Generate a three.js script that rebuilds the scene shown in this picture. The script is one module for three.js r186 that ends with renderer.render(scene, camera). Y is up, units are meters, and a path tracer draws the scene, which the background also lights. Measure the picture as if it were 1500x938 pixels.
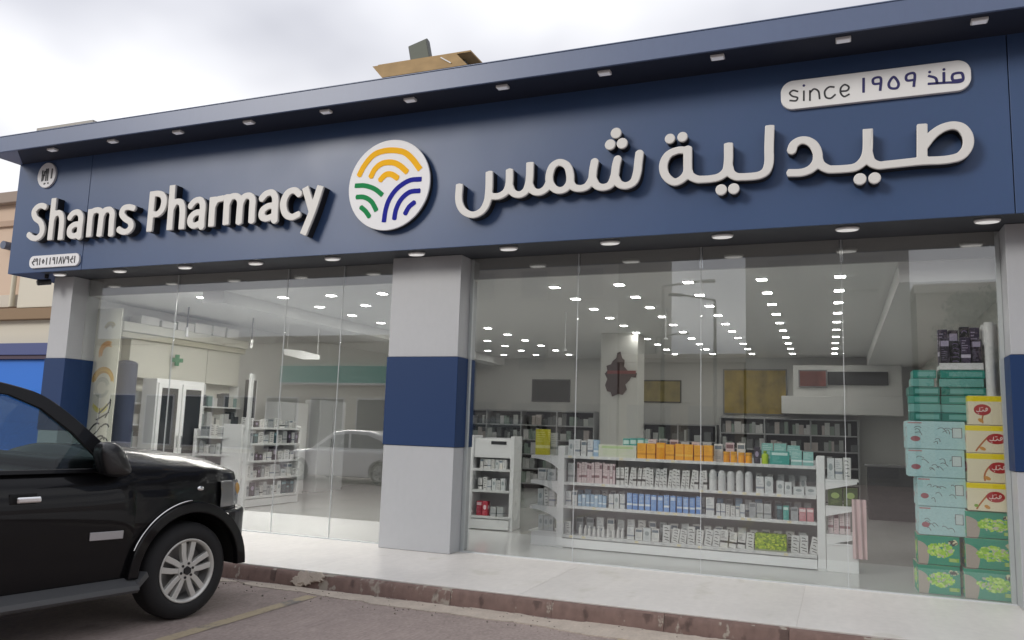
import * as THREE from 'three';
import { RoundedBoxGeometry } from 'three/addons/geometries/RoundedBoxGeometry.js';
import { mergeGeometries, toCreasedNormals, mergeVertices } from 'three/addons/utils/BufferGeometryUtils.js';
import { ImprovedNoise } from 'three/addons/math/ImprovedNoise.js';
import { RectAreaLightUniformsLib } from 'three/addons/lights/RectAreaLightUniformsLib.js';
import { Brush, Evaluator, SUBTRACTION } from 'three-bvh-csg';

// ---------- camera ----------
const scene = new THREE.Scene();
const R = a => a * Math.PI / 180;
const camera = new THREE.PerspectiveCamera(2 * Math.atan(469 / 1180.694) * 180 / Math.PI, 1500 / 938, 0.1, 900);
camera.position.set(0, 1.5, 8.89);
camera.rotation.order = 'YXZ';
camera.rotation.set(R(7.705), R(22.144), R(1.865));
const renderer = new THREE.WebGLRenderer({ antialias: true });
renderer.setSize(1024, 640);
renderer.toneMapping = THREE.LinearToneMapping;
renderer.toneMappingExposure = 1.42;
renderer.outputColorSpace = THREE.SRGBColorSpace;
renderer.shadowMap.enabled = true;
RectAreaLightUniformsLib.init();

// ---------- seeded noise ----------
let seed = 20231;
const rnd = () => { seed = (seed * 1664525 + 1013904223) >>> 0; return seed / 4294967296; };
const rr = (a, b) => a + (b - a) * rnd();
const pick = a => a[Math.floor(rnd() * a.length)];
const PN = new ImprovedNoise();
const fbm = (x, y, z = 0, o = 4) => { let s = 0, a = 0.5, f = 1; for (let i = 0; i < o; i++) { s += a * PN.noise(x * f, y * f, z + i * 17.3); a *= 0.5; f *= 2.03; } return s; };
const clamp = (v, a = 0, b = 1) => Math.max(a, Math.min(b, v));
const sst = (a, b, v) => { const t = clamp((v - a) / (b - a)); return t * t * (3 - 2 * t); };

// ---------- sky: even overcast, brighter overhead, thin brighter breaks ----------
{
  const W = 768, H = 384, d = new Float32Array(W * H * 4);
  for (let j = 0; j < H; j++) for (let i = 0; i < W; i++) {
    const el = ((j + 0.5) / H - 0.5) * Math.PI, az = ((i + 0.5) / W - 0.5) * 2 * Math.PI;
    const y = Math.sin(el), x = Math.cos(el) * Math.cos(az), z = Math.cos(el) * Math.sin(az);
    const base = 0.645 * (1 + 1.25 * Math.max(0, y)) / 2.0;
    const k = 1 / (Math.max(0, y) + 0.22);
    const c = fbm(x * k * 1.1 + 3.1, z * k * 1.1 - 1.7, y * 2, 5), c2 = fbm(x * k * 0.5 - 7, z * k * 0.5 + 2, 5, 4);
    const v = base * (1.2 + 1.35 * c + 0.9 * c2);
    const cool = clamp(0.55 - 2.2 * c - 1.0 * c2);
    const o = (j * W + i) * 4;
    d[o] = v * (0.985 - 0.05 * cool); d[o + 1] = v * (0.99 - 0.035 * cool); d[o + 2] = v * (1.02 + 0.035 * cool); d[o + 3] = 1;
  }
  const t = new THREE.DataTexture(d, W, H, THREE.RGBAFormat, THREE.FloatType);
  t.mapping = THREE.EquirectangularReflectionMapping; t.magFilter = THREE.LinearFilter; t.minFilter = THREE.LinearFilter; t.needsUpdate = true;
  scene.background = t; scene.environment = t;
}
// ---------- veiled sun, high in front of the shop and to its left ----------
const sun = new THREE.DirectionalLight(0xfffaf3, 1.2);
sun.position.set(-32, 22, 38); sun.target.position.set(-4, 1, 0);
sun.castShadow = true; sun.shadow.radius = 34; sun.shadow.mapSize.set(2048, 2048);
Object.assign(sun.shadow.camera, { left: -26, right: 26, top: 26, bottom: -26, near: 1, far: 150 });
scene.add(sun, sun.target);

// ---------- helpers ----------
{ const flatten = THREE.BufferGeometry.prototype.toNonIndexed; THREE.BufferGeometry.prototype.toNonIndexed = function () { return this.index ? flatten.call(this) : this; }; }
const used = {};
function numbered(n) { if (!(n in used)) { used[n] = 0; return n; } used[n]++; return n + '_' + String(used[n]).padStart(3, '0'); }
function sh(o) { o.castShadow = true; o.receiveShadow = true; return o; }
function mesh(name, geo, mat, parent) { const m = sh(new THREE.Mesh(geo, mat)); m.name = parent ? name : numbered(name); (parent || scene).add(m); return m; }
function thing(name, label, category, pos = [0, 0, 0], turn = 0, group) {
  const o = new THREE.Group(); o.name = numbered(name); o.position.set(...pos); o.rotation.y = turn; o.userData = { label, category };
  if (group) o.userData.group = group; scene.add(o); return o;
}
function tag(o, label, category, group) { o.userData = { ...o.userData, label, category }; if (group) o.userData.group = group; return o; }
function struct(name, geo, mat, label) { const m = mesh(name, geo, mat); m.userData.kind = 'structure'; if (label) m.userData.label = label; return m; }
function copyOf(o, label, pos, turn) { const c = o.clone(); c.name = numbered(o.name.replace(/_\d{3}$/, '')); c.userData = { ...o.userData, label }; c.position.set(...pos); if (turn !== undefined) c.rotation.y = turn; scene.add(c); return c; }
// uv in metres from the dominant direction of each face
function metreUV(g, s = 1) {
  if (g.index) g = g.toNonIndexed();
  const p = g.attributes.position, n = p.count, uv = new Float32Array(n * 2); const a = new THREE.Vector3(), b = new THREE.Vector3(), c = new THREE.Vector3();
  for (let i = 0; i < n; i += 3) {
    a.fromBufferAttribute(p, i); b.fromBufferAttribute(p, i + 1).sub(a); c.fromBufferAttribute(p, i + 2).sub(a); b.cross(c);
    const ax = Math.abs(b.x), ay = Math.abs(b.y), az = Math.abs(b.z);
    for (let k = 0; k < 3; k++) { const x = p.getX(i + k), y = p.getY(i + k), z = p.getZ(i + k); uv[(i + k) * 2] = (ax > ay && ax > az ? z : x) * s; uv[(i + k) * 2 + 1] = (ay >= ax && ay >= az ? z : y) * s; }
  }
  g.setAttribute('uv', new THREE.BufferAttribute(uv, 2)); return g;
}
// box from min corner to max corner
const box = (x0, x1, y0, y1, z0, z1, bev = 0) => { const w = x1 - x0, h = y1 - y0, d = z1 - z0; const g = bev ? new RoundedBoxGeometry(w, h, d, 2, Math.min(bev, w / 2.1, h / 2.1, d / 2.1)) : new THREE.BoxGeometry(w, h, d); return metreUV(g.translate((x0 + x1) / 2, (y0 + y1) / 2, (z0 + z1) / 2)); };
function bar(a, b, w, h = w) { const A = new THREE.Vector3(...a), B = new THREE.Vector3(...b), d = B.clone().sub(A), L = d.length(); const g = new THREE.BoxGeometry(w, h, L); const m = new THREE.Matrix4().lookAt(B, A, new THREE.Vector3(0, 1, 0.001)); m.setPosition(A.add(B).multiplyScalar(0.5)); return g.applyMatrix4(m).toNonIndexed(); }
function rod(a, b, r, n = 10) { const A = new THREE.Vector3(...a), B = new THREE.Vector3(...b), d = B.clone().sub(A); const g = new THREE.CylinderGeometry(r, r, d.length(), n); g.applyQuaternion(new THREE.Quaternion().setFromUnitVectors(new THREE.Vector3(0, 1, 0), d.clone().normalize())); const c = A.add(B).multiplyScalar(0.5); return g.translate(c.x, c.y, c.z).toNonIndexed(); }
const merge = gs => { gs = gs.map(g => { const o = g.index ? g.toNonIndexed() : g; for (const k of Object.keys(o.attributes)) if (!['position', 'normal', 'uv'].includes(k)) o.deleteAttribute(k); if (!o.attributes.uv) metreUVin(o); return o; }); return mergeGeometries(gs); };
function metreUVin(g) { const m = metreUV(g); g.setAttribute('uv', m.attributes.uv); }
function paint(g, r, gg, b) { if (g.index) g = g.toNonIndexed(); const n = g.attributes.position.count, c = new Float32Array(n * 3); for (let i = 0; i < n; i++) { c[i * 3] = r; c[i * 3 + 1] = gg; c[i * 3 + 2] = b; } g.setAttribute('color', new THREE.BufferAttribute(c, 3)); return g; }
const std = (rgb, rough = 0.6, o = {}) => new THREE.MeshStandardMaterial({ color: new THREE.Color().setRGB(...rgb), roughness: rough, ...o });
const phys = (rgb, rough, o = {}) => new THREE.MeshPhysicalMaterial({ color: new THREE.Color().setRGB(...rgb), roughness: rough, ...o });
// noise textures
function tex(W, H, fn, srgb = false, rep = 1) {
  const d = new Uint8Array(W * H * 4);
  for (let j = 0; j < H; j++) for (let i = 0; i < W; i++) { const v = fn(i / W, j / H), o = (j * W + i) * 4; const q = Array.isArray(v) ? v : [v, v, v]; for (let k = 0; k < 3; k++) d[o + k] = clamp(srgb ? (q[k] <= 0.0031308 ? q[k] * 12.92 : 1.055 * Math.pow(q[k], 1 / 2.4) - 0.055) : q[k]) * 255; d[o + 3] = 255; }
  const t = new THREE.DataTexture(d, W, H); t.wrapS = t.wrapT = THREE.RepeatWrapping; t.magFilter = THREE.LinearFilter; t.minFilter = THREE.LinearMipmapLinearFilter; t.generateMipmaps = true; if (srgb) t.colorSpace = THREE.SRGBColorSpace; t.repeat.set(rep, rep); t.needsUpdate = true; return t;
}
// tileable noise: sample fbm on a torus
const tn = (u, v, f, z = 0, o = 4) => { const a = u * 2 * Math.PI, b = v * 2 * Math.PI, r = f / (2 * Math.PI); let s = 0, amp = 0.5, q = 1; for (let i = 0; i < o; i++) { s += amp * (PN.noise(Math.cos(a) * r * q + 9.1 + z, Math.sin(a) * r * q + 4.7, Math.cos(b) * r * q + i * 11.3) + PN.noise(Math.sin(b) * r * q - 3.3, Math.cos(a) * r * q + z, Math.sin(a) * r * q + 21 + i * 7)) * 0.7; amp *= 0.5; q *= 2.02; } return s; };
function canvasTex(w, h, draw) { const c = document.createElement('canvas'); c.width = w; c.height = h; draw(c.getContext('2d'), w, h); const t = new THREE.CanvasTexture(c); t.colorSpace = THREE.SRGBColorSpace; t.anisotropy = 8; return t; }

// stroke lettering: union of tapered strokes -> contour loops -> shapes
function catmull(p, n = 6) { if (p.length < 3) return p; const closed = Math.hypot(p[0][0] - p[p.length - 1][0], p[0][1] - p[p.length - 1][1]) < 1e-6; const c = new THREE.CatmullRomCurve3((closed ? p.slice(0, -1) : p).map(q => new THREE.Vector3(q[0], q[1], 0)), closed, 'centripetal'); return c.getPoints((p.length - 1) * n).map(v => [v.x, v.y]); }
function pairs(f) { const o = []; for (let i = 0; i < f.length; i += 2) o.push([f[i], f[i + 1]]); return o; }
function strokeShapes(strokes, rv, rh, cell = 0.012, dots = [], curved = true) {
  const segs = []; let x0 = 1e9, x1 = -1e9, y0 = 1e9, y1 = -1e9;
  for (const f of strokes) {
    const p = curved ? catmull(pairs(f)) : pairs(f);
    const sr = p.slice(1).map((q, i) => { const dx = q[0] - p[i][0], dy = q[1] - p[i][1], L = Math.hypot(dx, dy) || 1; return rh + (rv - rh) * Math.pow(Math.abs(dy / L), 1.5); });
    const vr = p.map((q, i) => { let s = 0, n = 0; for (let k = i - 3; k <= i + 2; k++) if (k >= 0 && k < sr.length) { s += sr[k]; n++; } return s / n; });
    for (let i = 0; i + 1 < p.length; i++) segs.push([p[i], p[i + 1], vr[i], vr[i + 1], i === 0, i + 2 === p.length]);
    for (const q of p) { x0 = Math.min(x0, q[0]); x1 = Math.max(x1, q[0]); y0 = Math.min(y0, q[1]); y1 = Math.max(y1, q[1]); }
  }
  for (const [x, y, r] of dots) { x0 = Math.min(x0, x - r); x1 = Math.max(x1, x + r); y0 = Math.min(y0, y - r); y1 = Math.max(y1, y + r); }
  const m = Math.max(rv, rh) + 3 * cell; x0 -= m; x1 += m; y0 -= m; y1 += m;
  const nx = Math.ceil((x1 - x0) / cell) + 1, ny = Math.ceil((y1 - y0) / cell) + 1, F = new Float32Array(nx * ny).fill(1);
  for (let j = 0; j < ny; j++) for (let i = 0; i < nx; i++) {
    const X = x0 + i * cell, Y = y0 + j * cell; let best = 1;
    for (const [a, b, ra, rb, s, e] of segs) {
      const dx = b[0] - a[0], dy = b[1] - a[1], L2 = dx * dx + dy * dy || 1e-9, L = Math.sqrt(L2); const tr = ((X - a[0]) * dx + (Y - a[1]) * dy) / L2, t = clamp(tr);
      let d = Math.hypot(X - a[0] - dx * t, Y - a[1] - dy * t) - (ra + (rb - ra) * t);
      if (s && tr < 0) { const q = Math.abs((X - a[0]) * dy - (Y - a[1]) * dx) / L - ra; d = Math.max(-tr * L - 0.004, q); }
      if (e && tr > 1) { const q = Math.abs((X - a[0]) * dy - (Y - a[1]) * dx) / L - rb; d = Math.max((tr - 1) * L - 0.004, q); }
      if (d < best) best = d;
    }
    for (const [x, y, r] of dots) best = Math.min(best, Math.hypot(X - x, Y - y) - r);
    F[j * nx + i] = best;
  }
  const next = new Map(), key = (i, j, h) => (j * nx + i) * 2 + h, pt = new Map();
  const edge = (i, j, h) => { const k = key(i, j, h); if (!pt.has(k)) { const a = F[j * nx + i], b = h ? F[(j + 1) * nx + i] : F[j * nx + i + 1], t = a / (a - b); pt.set(k, h ? [x0 + i * cell, y0 + (j + t) * cell] : [x0 + (i + t) * cell, y0 + j * cell]); } return k; };
  for (let j = 0; j + 1 < ny; j++) for (let i = 0; i + 1 < nx; i++) {
    const a = F[j * nx + i] < 0, b = F[j * nx + i + 1] < 0, c = F[(j + 1) * nx + i + 1] < 0, d = F[(j + 1) * nx + i] < 0; const k = a | b << 1 | c << 2 | d << 3; if (!k || k === 15) continue;
    const B = () => edge(i, j, 0), Rr = () => edge(i + 1, j, 1), T = () => edge(i, j + 1, 0), L = () => edge(i, j, 1);
    const add = (p, q) => next.set(p, q);
    switch (k) { case 1: add(B(), L()); break; case 2: add(Rr(), B()); break; case 3: add(Rr(), L()); break; case 4: add(T(), Rr()); break; case 5: add(B(), L()); add(T(), Rr()); break; case 6: add(T(), B()); break; case 7: add(T(), L()); break; case 8: add(L(), T()); break; case 9: add(B(), T()); break; case 10: add(L(), T()); add(Rr(), B()); break; case 11: add(Rr(), T()); break; case 12: add(L(), Rr()); break; case 13: add(B(), Rr()); break; case 14: add(L(), B()); break; }
  }
  const loops = [], seen = new Set();
  for (const st of next.keys()) { if (seen.has(st)) continue; let k = st; const l = []; while (k !== undefined && !seen.has(k)) { seen.add(k); l.push(pt.get(k)); k = next.get(k); } if (l.length > 5) loops.push(l); }
  const simp = l => { const o = []; for (let i = 0; i < l.length; i++) { const q = o[o.length - 1]; if (q) { const n = l[(i + 1) % l.length], dx = n[0] - q[0], dy = n[1] - q[1], L = Math.hypot(dx, dy) || 1; if (L < 4 * cell && Math.abs((l[i][0] - q[0]) * dy - (l[i][1] - q[1]) * dx) / L < cell * 0.05) continue; } o.push(l[i]); } return o; };
  const V = l => simp(l).map(q => new THREE.Vector2(q[0], q[1])); const area = l => THREE.ShapeUtils.area(l);
  const L = loops.map(V).filter(l => l.length > 4).map(l => [l, Math.abs(area(l))]).sort((a, b) => b[1] - a[1]); const shapes = [];
  const inside = (q, l) => { let c = false; for (let i = 0, j = l.length - 1; i < l.length; j = i++) if ((l[i].y > q.y) !== (l[j].y > q.y) && q.x < (l[j].x - l[i].x) * (q.y - l[i].y) / (l[j].y - l[i].y) + l[i].x) c = !c; return c; };
  for (const [l] of L) { const host = shapes.filter(s => inside(l[0], s.pts)); if (host.length && !host[0].holes.some(h => inside(l[0], h))) host[0].holes.push(l); else shapes.push({ pts: l, holes: [] }); }
  return shapes.map(s => { const S = new THREE.Shape(s.pts); S.holes = s.holes.map(h => new THREE.Path(h)); return S; });
}
const extr = (shapes, depth, bev, z) => metreUV(new THREE.ExtrudeGeometry(shapes, { depth: depth - bev, bevelEnabled: bev > 0, bevelSize: bev, bevelThickness: bev, bevelOffset: -bev, bevelSegments: 2, curveSegments: 10 }).translate(0, 0, z));
// ---------- shared materials ----------
const asphaltMap = tex(1024, 1024, (u, v) => { const a = tn(u, v, 5, 0, 4), b = tn(u, v, 160, 3, 3), c = tn(u, v, 28, 6, 3); const st = sst(0.22, 0.5, tn(u, v, 9, 14, 4)); const k = 0.285 * (1 + 0.3 * a + 0.42 * b + 0.14 * c) * (1 - 0.34 * st); return [k * 1.18, k * 0.96, k * 0.87]; }, true, 0.25);
const asphaltBump = tex(512, 512, (u, v) => 0.5 + 0.5 * tn(u, v, 130, 1, 3), false, 0.5);
const M = {};
M.asphalt = std([1, 1, 1], 0.92, { map: asphaltMap, bumpMap: asphaltBump, bumpScale: 0.005 });
const speck = tex(512, 512, (u, v) => 0.5 + 0.5 * tn(u, v, 90, 2, 4), false, 1);
const smear = tex(512, 512, (u, v) => { const a = tn(u, v, 4, 8, 5), b = tn(u, v, 34, 1, 3); const k = 1 + 0.16 * a + 0.07 * b; return [k * 0.9, k * 0.9, k * 0.9]; }, false, 0.43);
const stoneMap = (r, g, b, s) => { const t = tex(512, 512, (u, v) => { const a = tn(u, v, 3, s, 5), c = tn(u, v, 40, s + 2, 3); const st = sst(0.18, 0.42, tn(u, v, 7, s + 5, 4)); const k = 1 + 0.16 * a + 0.1 * c - 0.11 * st; return [r * k, g * k, b * k * (1 - 0.04 * st)]; }, true, 0.37); return t; };
M.slabs = [0, 1, 2].map(i => std([1, 1, 1], 0.4, { map: stoneMap(0.73 + 0.005 * i, 0.7 + 0.004 * i, 0.66 + 0.004 * i, i * 13), roughnessMap: null, bumpMap: speck, bumpScale: 0.0006 }));
M.grout = std([0.58, 0.55, 0.51], 0.9);
// worn red paint over concrete
M.kerbs = [0, 1, 2, 3].map(s => std([1, 1, 1], 0.85, { bumpMap: speck, bumpScale: 0.003, map: tex(512, 256, (u, v) => { const w = tn(u, v, 5, s * 9, 5) + 0.35 * tn(u, v, 30, s * 5 + 2, 3); const t = sst(0.17 - 0.12 * (s === 2), 0.3, w), d = tn(u, v, 14, s + 30, 4); const k = 1 + 0.35 * d; const dk = 1 - 0.45 * sst(0.15, 0.4, tn(u, v, 8, s + 50, 4)); return [(0.2 * k * (1 - t) + 0.36 * t) * dk, (0.132 * k * (1 - t) + 0.32 * t) * dk, (0.112 * k * (1 - t) + 0.27 * t) * dk]; }, true, 1) }));
M.line = std([1, 1, 1], 0.85, { map: tex(512, 512, (u, v) => { const w = tn(u, v, 9, 3, 5) + 0.5 * tn(u, v, 60, 2, 3), t = sst(-0.15, 0.25, w), k = 1 + 0.2 * tn(u, v, 90, 7, 2); return [(0.42 * (1 - t) + 0.22 * t) * k, (0.345 * (1 - t) + 0.2 * t) * k, (0.235 * (1 - t) + 0.185 * t) * k]; }, true, 0.5) });
M.cement = std([1, 1, 1], 0.95, { bumpMap: speck, bumpScale: 0.004, map: tex(512, 512, (u, v) => { const w = tn(u, v, 6, 9, 5), k = 1 + 0.3 * w + 0.2 * tn(u, v, 50, 4, 3); return [0.52 * k, 0.45 * k, 0.38 * k]; }, true, 0.8) });
const wave = tex(256, 256, (u, v) => 0.5 + 0.5 * tn(u, v, 3, 5, 2), false, 0.4);
const dustR = tex(512, 512, (u, v) => { const k = 0.37 + 0.1 * tn(u, v, 3, 1, 3); return [0, k, 0]; }, false, 0.33);
const blueDust = tex(512, 512, (u, v) => { const k = 1 + 0.07 * tn(u, v, 3, 11, 3) + 0.03 * tn(u, v, 60, 4, 2); return [0.043 * k, 0.082 * k, 0.182 * k]; }, true, 0.29);
M.blue = phys([1, 1, 1], 1, { map: blueDust, roughnessMap: dustR, bumpMap: wave, bumpScale: 0.004, ior: 1.45 });
M.band = phys([0.013, 0.038, 0.115], 0.55, { specularIntensity: 0.5, bumpMap: wave, bumpScale: 0.003 });
M.grey = phys([1, 1, 1], 0.42, { map: tex(512, 512, (u, v) => { const sc = sst(0.28, 0.5, tn(u, v, 11, 61, 4)); const k = (1 + 0.06 * tn(u, v, 3, 21, 5) + 0.04 * tn(u, v, 50, 9, 3)) * (1 - 0.12 * sc); return [0.43 * k, 0.44 * k, 0.455 * k]; }, true, 0.31), bumpMap: wave, bumpScale: 0.003 });
M.greyDark = std([0.2, 0.2, 0.205], 0.5);
M.eave = phys([1, 1, 1], 0.38, { map: tex(512, 256, (u, v) => { const k = 1 + 0.09 * tn(u, v, 4, 31, 5) + 0.05 * tn(u, v, 60, 8, 3); return [0.1 * k, 0.135 * k, 0.23 * k]; }, true, 0.27), bumpMap: wave, bumpScale: 0.003 });
M.eaveUnderShade = std([0.012, 0.017, 0.036], 0.7);  // navy darkened: shade under the overhang is put into the colour
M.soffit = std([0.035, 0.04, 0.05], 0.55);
M.letter = std([0.67, 0.655, 0.625], 0.5, { bumpMap: speck, bumpScale: 0.0008 });
M.headerPanel = std([0.36, 0.36, 0.35], 0.6);
M.letterSide = std([0.012, 0.012, 0.015], 0.6);
M.white = std([0.74, 0.74, 0.74], 0.5);
M.whiteMetal = std([0.72, 0.73, 0.73], 0.4);
M.signWhite = std([0.72, 0.72, 0.735], 0.45);
M.glass = phys([0.96, 0.97, 0.965], 0, { transmission: 1, thickness: 0, ior: 2.1 });
M.silicone = std([0.6, 0.62, 0.63], 0.4);
M.wall = std([0.68, 0.68, 0.66], 0.8, { bumpMap: speck, bumpScale: 0.001 });
M.ceil = std([0.72, 0.72, 0.71], 0.9);
M.floor = phys([1, 1, 1], 0.14, { map: tex(512, 512, (u, v) => { const k = 1 + 0.06 * tn(u, v, 4, 41, 5) + 0.03 * tn(u, v, 50, 7, 3); return [0.55 * k, 0.56 * k, 0.55 * k]; }, true, 0.5) });
M.shelf = std([0.86, 0.865, 0.87], 0.42);
M.shelfBack = std([0.6, 0.6, 0.62], 0.6);
M.backShelfDimmed = std([0.34, 0.35, 0.35], 0.5);  // grey lowered so the dim light at the back sits in the colour
M.backWallDimmed = std([0.5, 0.5, 0.48], 0.8);  // wall colour darkened to stand for weaker light deep in the shop
M.black = std([0.012, 0.012, 0.013], 0.5);
M.darkGrey = std([0.05, 0.05, 0.055], 0.5);
M.chrome = std([0.78, 0.78, 0.78], 0.16, { metalness: 1 });
M.navyInk = std([0.02, 0.018, 0.12], 0.5);
M.blackInk = std([0.02, 0.02, 0.025], 0.5);
// ---------- ground ----------
const H = 3.632, ZG = -0.274, P = 0.428, EV = 0.971, FT = 5.384, ET = 5.618, XL = -11.917, XR = 4.6;
{
  struct('ground', metreUV(new THREE.PlaneGeometry(700, 700).rotateX(-Math.PI / 2).translate(0, -0.15, 0)), M.asphalt);
  const pv = new THREE.Group(); pv.name = 'pavement'; pv.userData.kind = 'structure'; scene.add(pv);
  mesh('bedding', box(-40, 12, -0.148, -0.004, -0.9, 1.757), M.grout, pv);
  for (let i = 0; i < 22; i++) { const x0 = -5.15 - 2.4 * 14 + 2.4 * i; mesh('paving_slab', box(x0 + 0.0008, x0 + 2.3992, -0.05, (rnd() - 0.5) * 0.002, -0.262, 1.752, 0.002), M.slabs[i % 3], pv); }
  const kb = new THREE.Group(); kb.name = 'kerb'; kb.userData.kind = 'structure'; scene.add(kb);
  const prof = new THREE.Shape([[1.76, -0.2], [1.76, -0.012], [1.79, -0.008], [1.815, -0.022], [1.832, -0.05], [1.85, -0.2]].map(q => new THREE.Vector2(q[0], q[1])));
  const kg = [0, 1, 2, 3].map(v => {
    const L = 0.996, g = new THREE.ExtrudeGeometry(prof, { depth: L, steps: 16, bevelEnabled: false }); const p = g.attributes.position;
    for (let i = 0; i < p.count; i++) { const zz = p.getZ(i), x = p.getX(i), y = p.getY(i); const n = fbm(zz * 5 + v * 9, y * 6, v * 3, 4); if (x > 1.78) { p.setX(i, x + 0.022 * n); p.setY(i, y - 0.012 * Math.max(0, fbm(zz * 9 + v * 5, 2, v, 3)) * (y > -0.1 ? 1 : 0)); } }
    const m = new THREE.Matrix4().set(0, 0, 1, 0, 0, 1, 0, 0, 1, 0, 0, 0, 0, 0, 0, 1); g.applyMatrix4(m);
    const ix = g.index; let q = g.toNonIndexed ? (ix ? g.toNonIndexed() : g) : g; const pa = q.attributes.position.array; for (let i = 0; i < pa.length; i += 9) for (let k = 0; k < 3; k++) { const t = pa[i + 3 + k]; pa[i + 3 + k] = pa[i + 6 + k]; pa[i + 6 + k] = t; }
    q.computeVertexNormals(); return metreUV(toCreasedNormals(q, 0.7));
  });
  for (let i = 0; i < 50; i++) { const k = mesh('kerb_stone', kg[i % 4], M.kerbs[(i * 3 + (i >> 2)) % 4], kb); k.position.set(-38.4 + i, (rnd() - 0.5) * 0.004, (rnd() - 0.5) * 0.006); }
  // bay line
  const lm = mesh('road_marking', metreUV(new THREE.PlaneGeometry(0.13, 7.2, 1, 1).rotateX(-Math.PI / 2).translate(-4.72, -0.146, 5.75)), M.line); lm.userData.kind = 'structure';
  const l2 = lm.clone(); l2.name = numbered('road_marking'); l2.position.x = -3.1; scene.add(l2);
  l2.position.x = 3.1;
  // spilled cement along the kerb foot: irregular thin sheets with a ragged rim
  const blobs = [[-6.25, 1.98, 0.42, 0.1], [-5.15, 1.97, 0.6, 0.1], [-4.35, 2.0, 0.55, 0.13], [-3.55, 2.03, 0.75, 0.16], [-2.75, 2.02, 0.7, 0.16], [-1.85, 2.06, 0.8, 0.2], [-1.0, 2.05, 0.75, 0.18], [0.1, 2.04, 0.8, 0.2], [1.2, 2.05, 0.9, 0.17]];
  blobs.forEach(([cx, cz, rx, rz], b) => {
    const pts = []; for (let i = 0; i < 90; i++) { const a = i / 90 * 2 * Math.PI, k = 1 + 0.45 * fbm(Math.cos(a) * 1.6 + b * 4, Math.sin(a) * 1.6, b, 4) + 0.3 * fbm(Math.cos(a) * 7 + b * 4, Math.sin(a) * 7, b, 3); pts.push(new THREE.Vector2(cx + rx * k * Math.cos(a), -Math.max(1.835, cz + rz * k * Math.sin(a)))); }
    const g = new THREE.ExtrudeGeometry(new THREE.Shape(pts), { depth: 0.006 + 0.0007 * b, bevelEnabled: false }).rotateX(-Math.PI / 2).translate(0, -0.15, 0);
    const m = mesh('cement_spill', metreUV(g), M.cement); m.userData.kind = 'structure';
  });
  { // loose grit along the kerb foot
    const g = new THREE.DodecahedronGeometry(1, 0), n = 900, im = new THREE.InstancedMesh(g, std([0.3, 0.26, 0.22], 0.95), n), o = new THREE.Object3D(); im.name = 'grit'; im.userData = { kind: 'stuff', label: 'loose grit and sand lying along the kerb foot', category: 'grit' };
    for (let i = 0; i < n; i++) { const s = 0.003 + 0.009 * Math.pow(rnd(), 3); o.position.set(rr(-8, 3), -0.149 + s * 0.4, 1.87 + 0.55 * Math.pow(rnd(), 2.2)); o.rotation.set(rnd() * 6, rnd() * 6, rnd() * 6); o.scale.set(s, s * 0.7, s * rr(0.7, 1.2)); o.updateMatrix(); im.setMatrixAt(i, o.matrix); im.setColorAt(i, new THREE.Color().setScalar(rr(0.5, 1.3))); }
    scene.add(sh(im));
  }
  for (const [x, y, s, a] of [[-5.02, -0.06, 0.13, 0.4], [-4.88, -0.03, 0.09, 1.4], [-5.1, -0.1, 0.1, 2.2]]) {
    const pts = []; for (let i = 0; i < 26; i++) { const t = i / 26 * 2 * Math.PI, k = 0.55 + 0.5 * rnd(); pts.push(new THREE.Vector2(Math.cos(t) * s * k, Math.sin(t) * s * 0.55 * k)); }
    const m = mesh('cement_patch', metreUV(new THREE.ExtrudeGeometry(new THREE.Shape(pts), { depth: 0.02, bevelEnabled: true, bevelSize: 0.006, bevelThickness: 0.006, bevelSegments: 1 }).rotateX(-0.25).translate(x, y, 1.834)), M.cement, kb); m.rotation.z = 0;
  }
}
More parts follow.
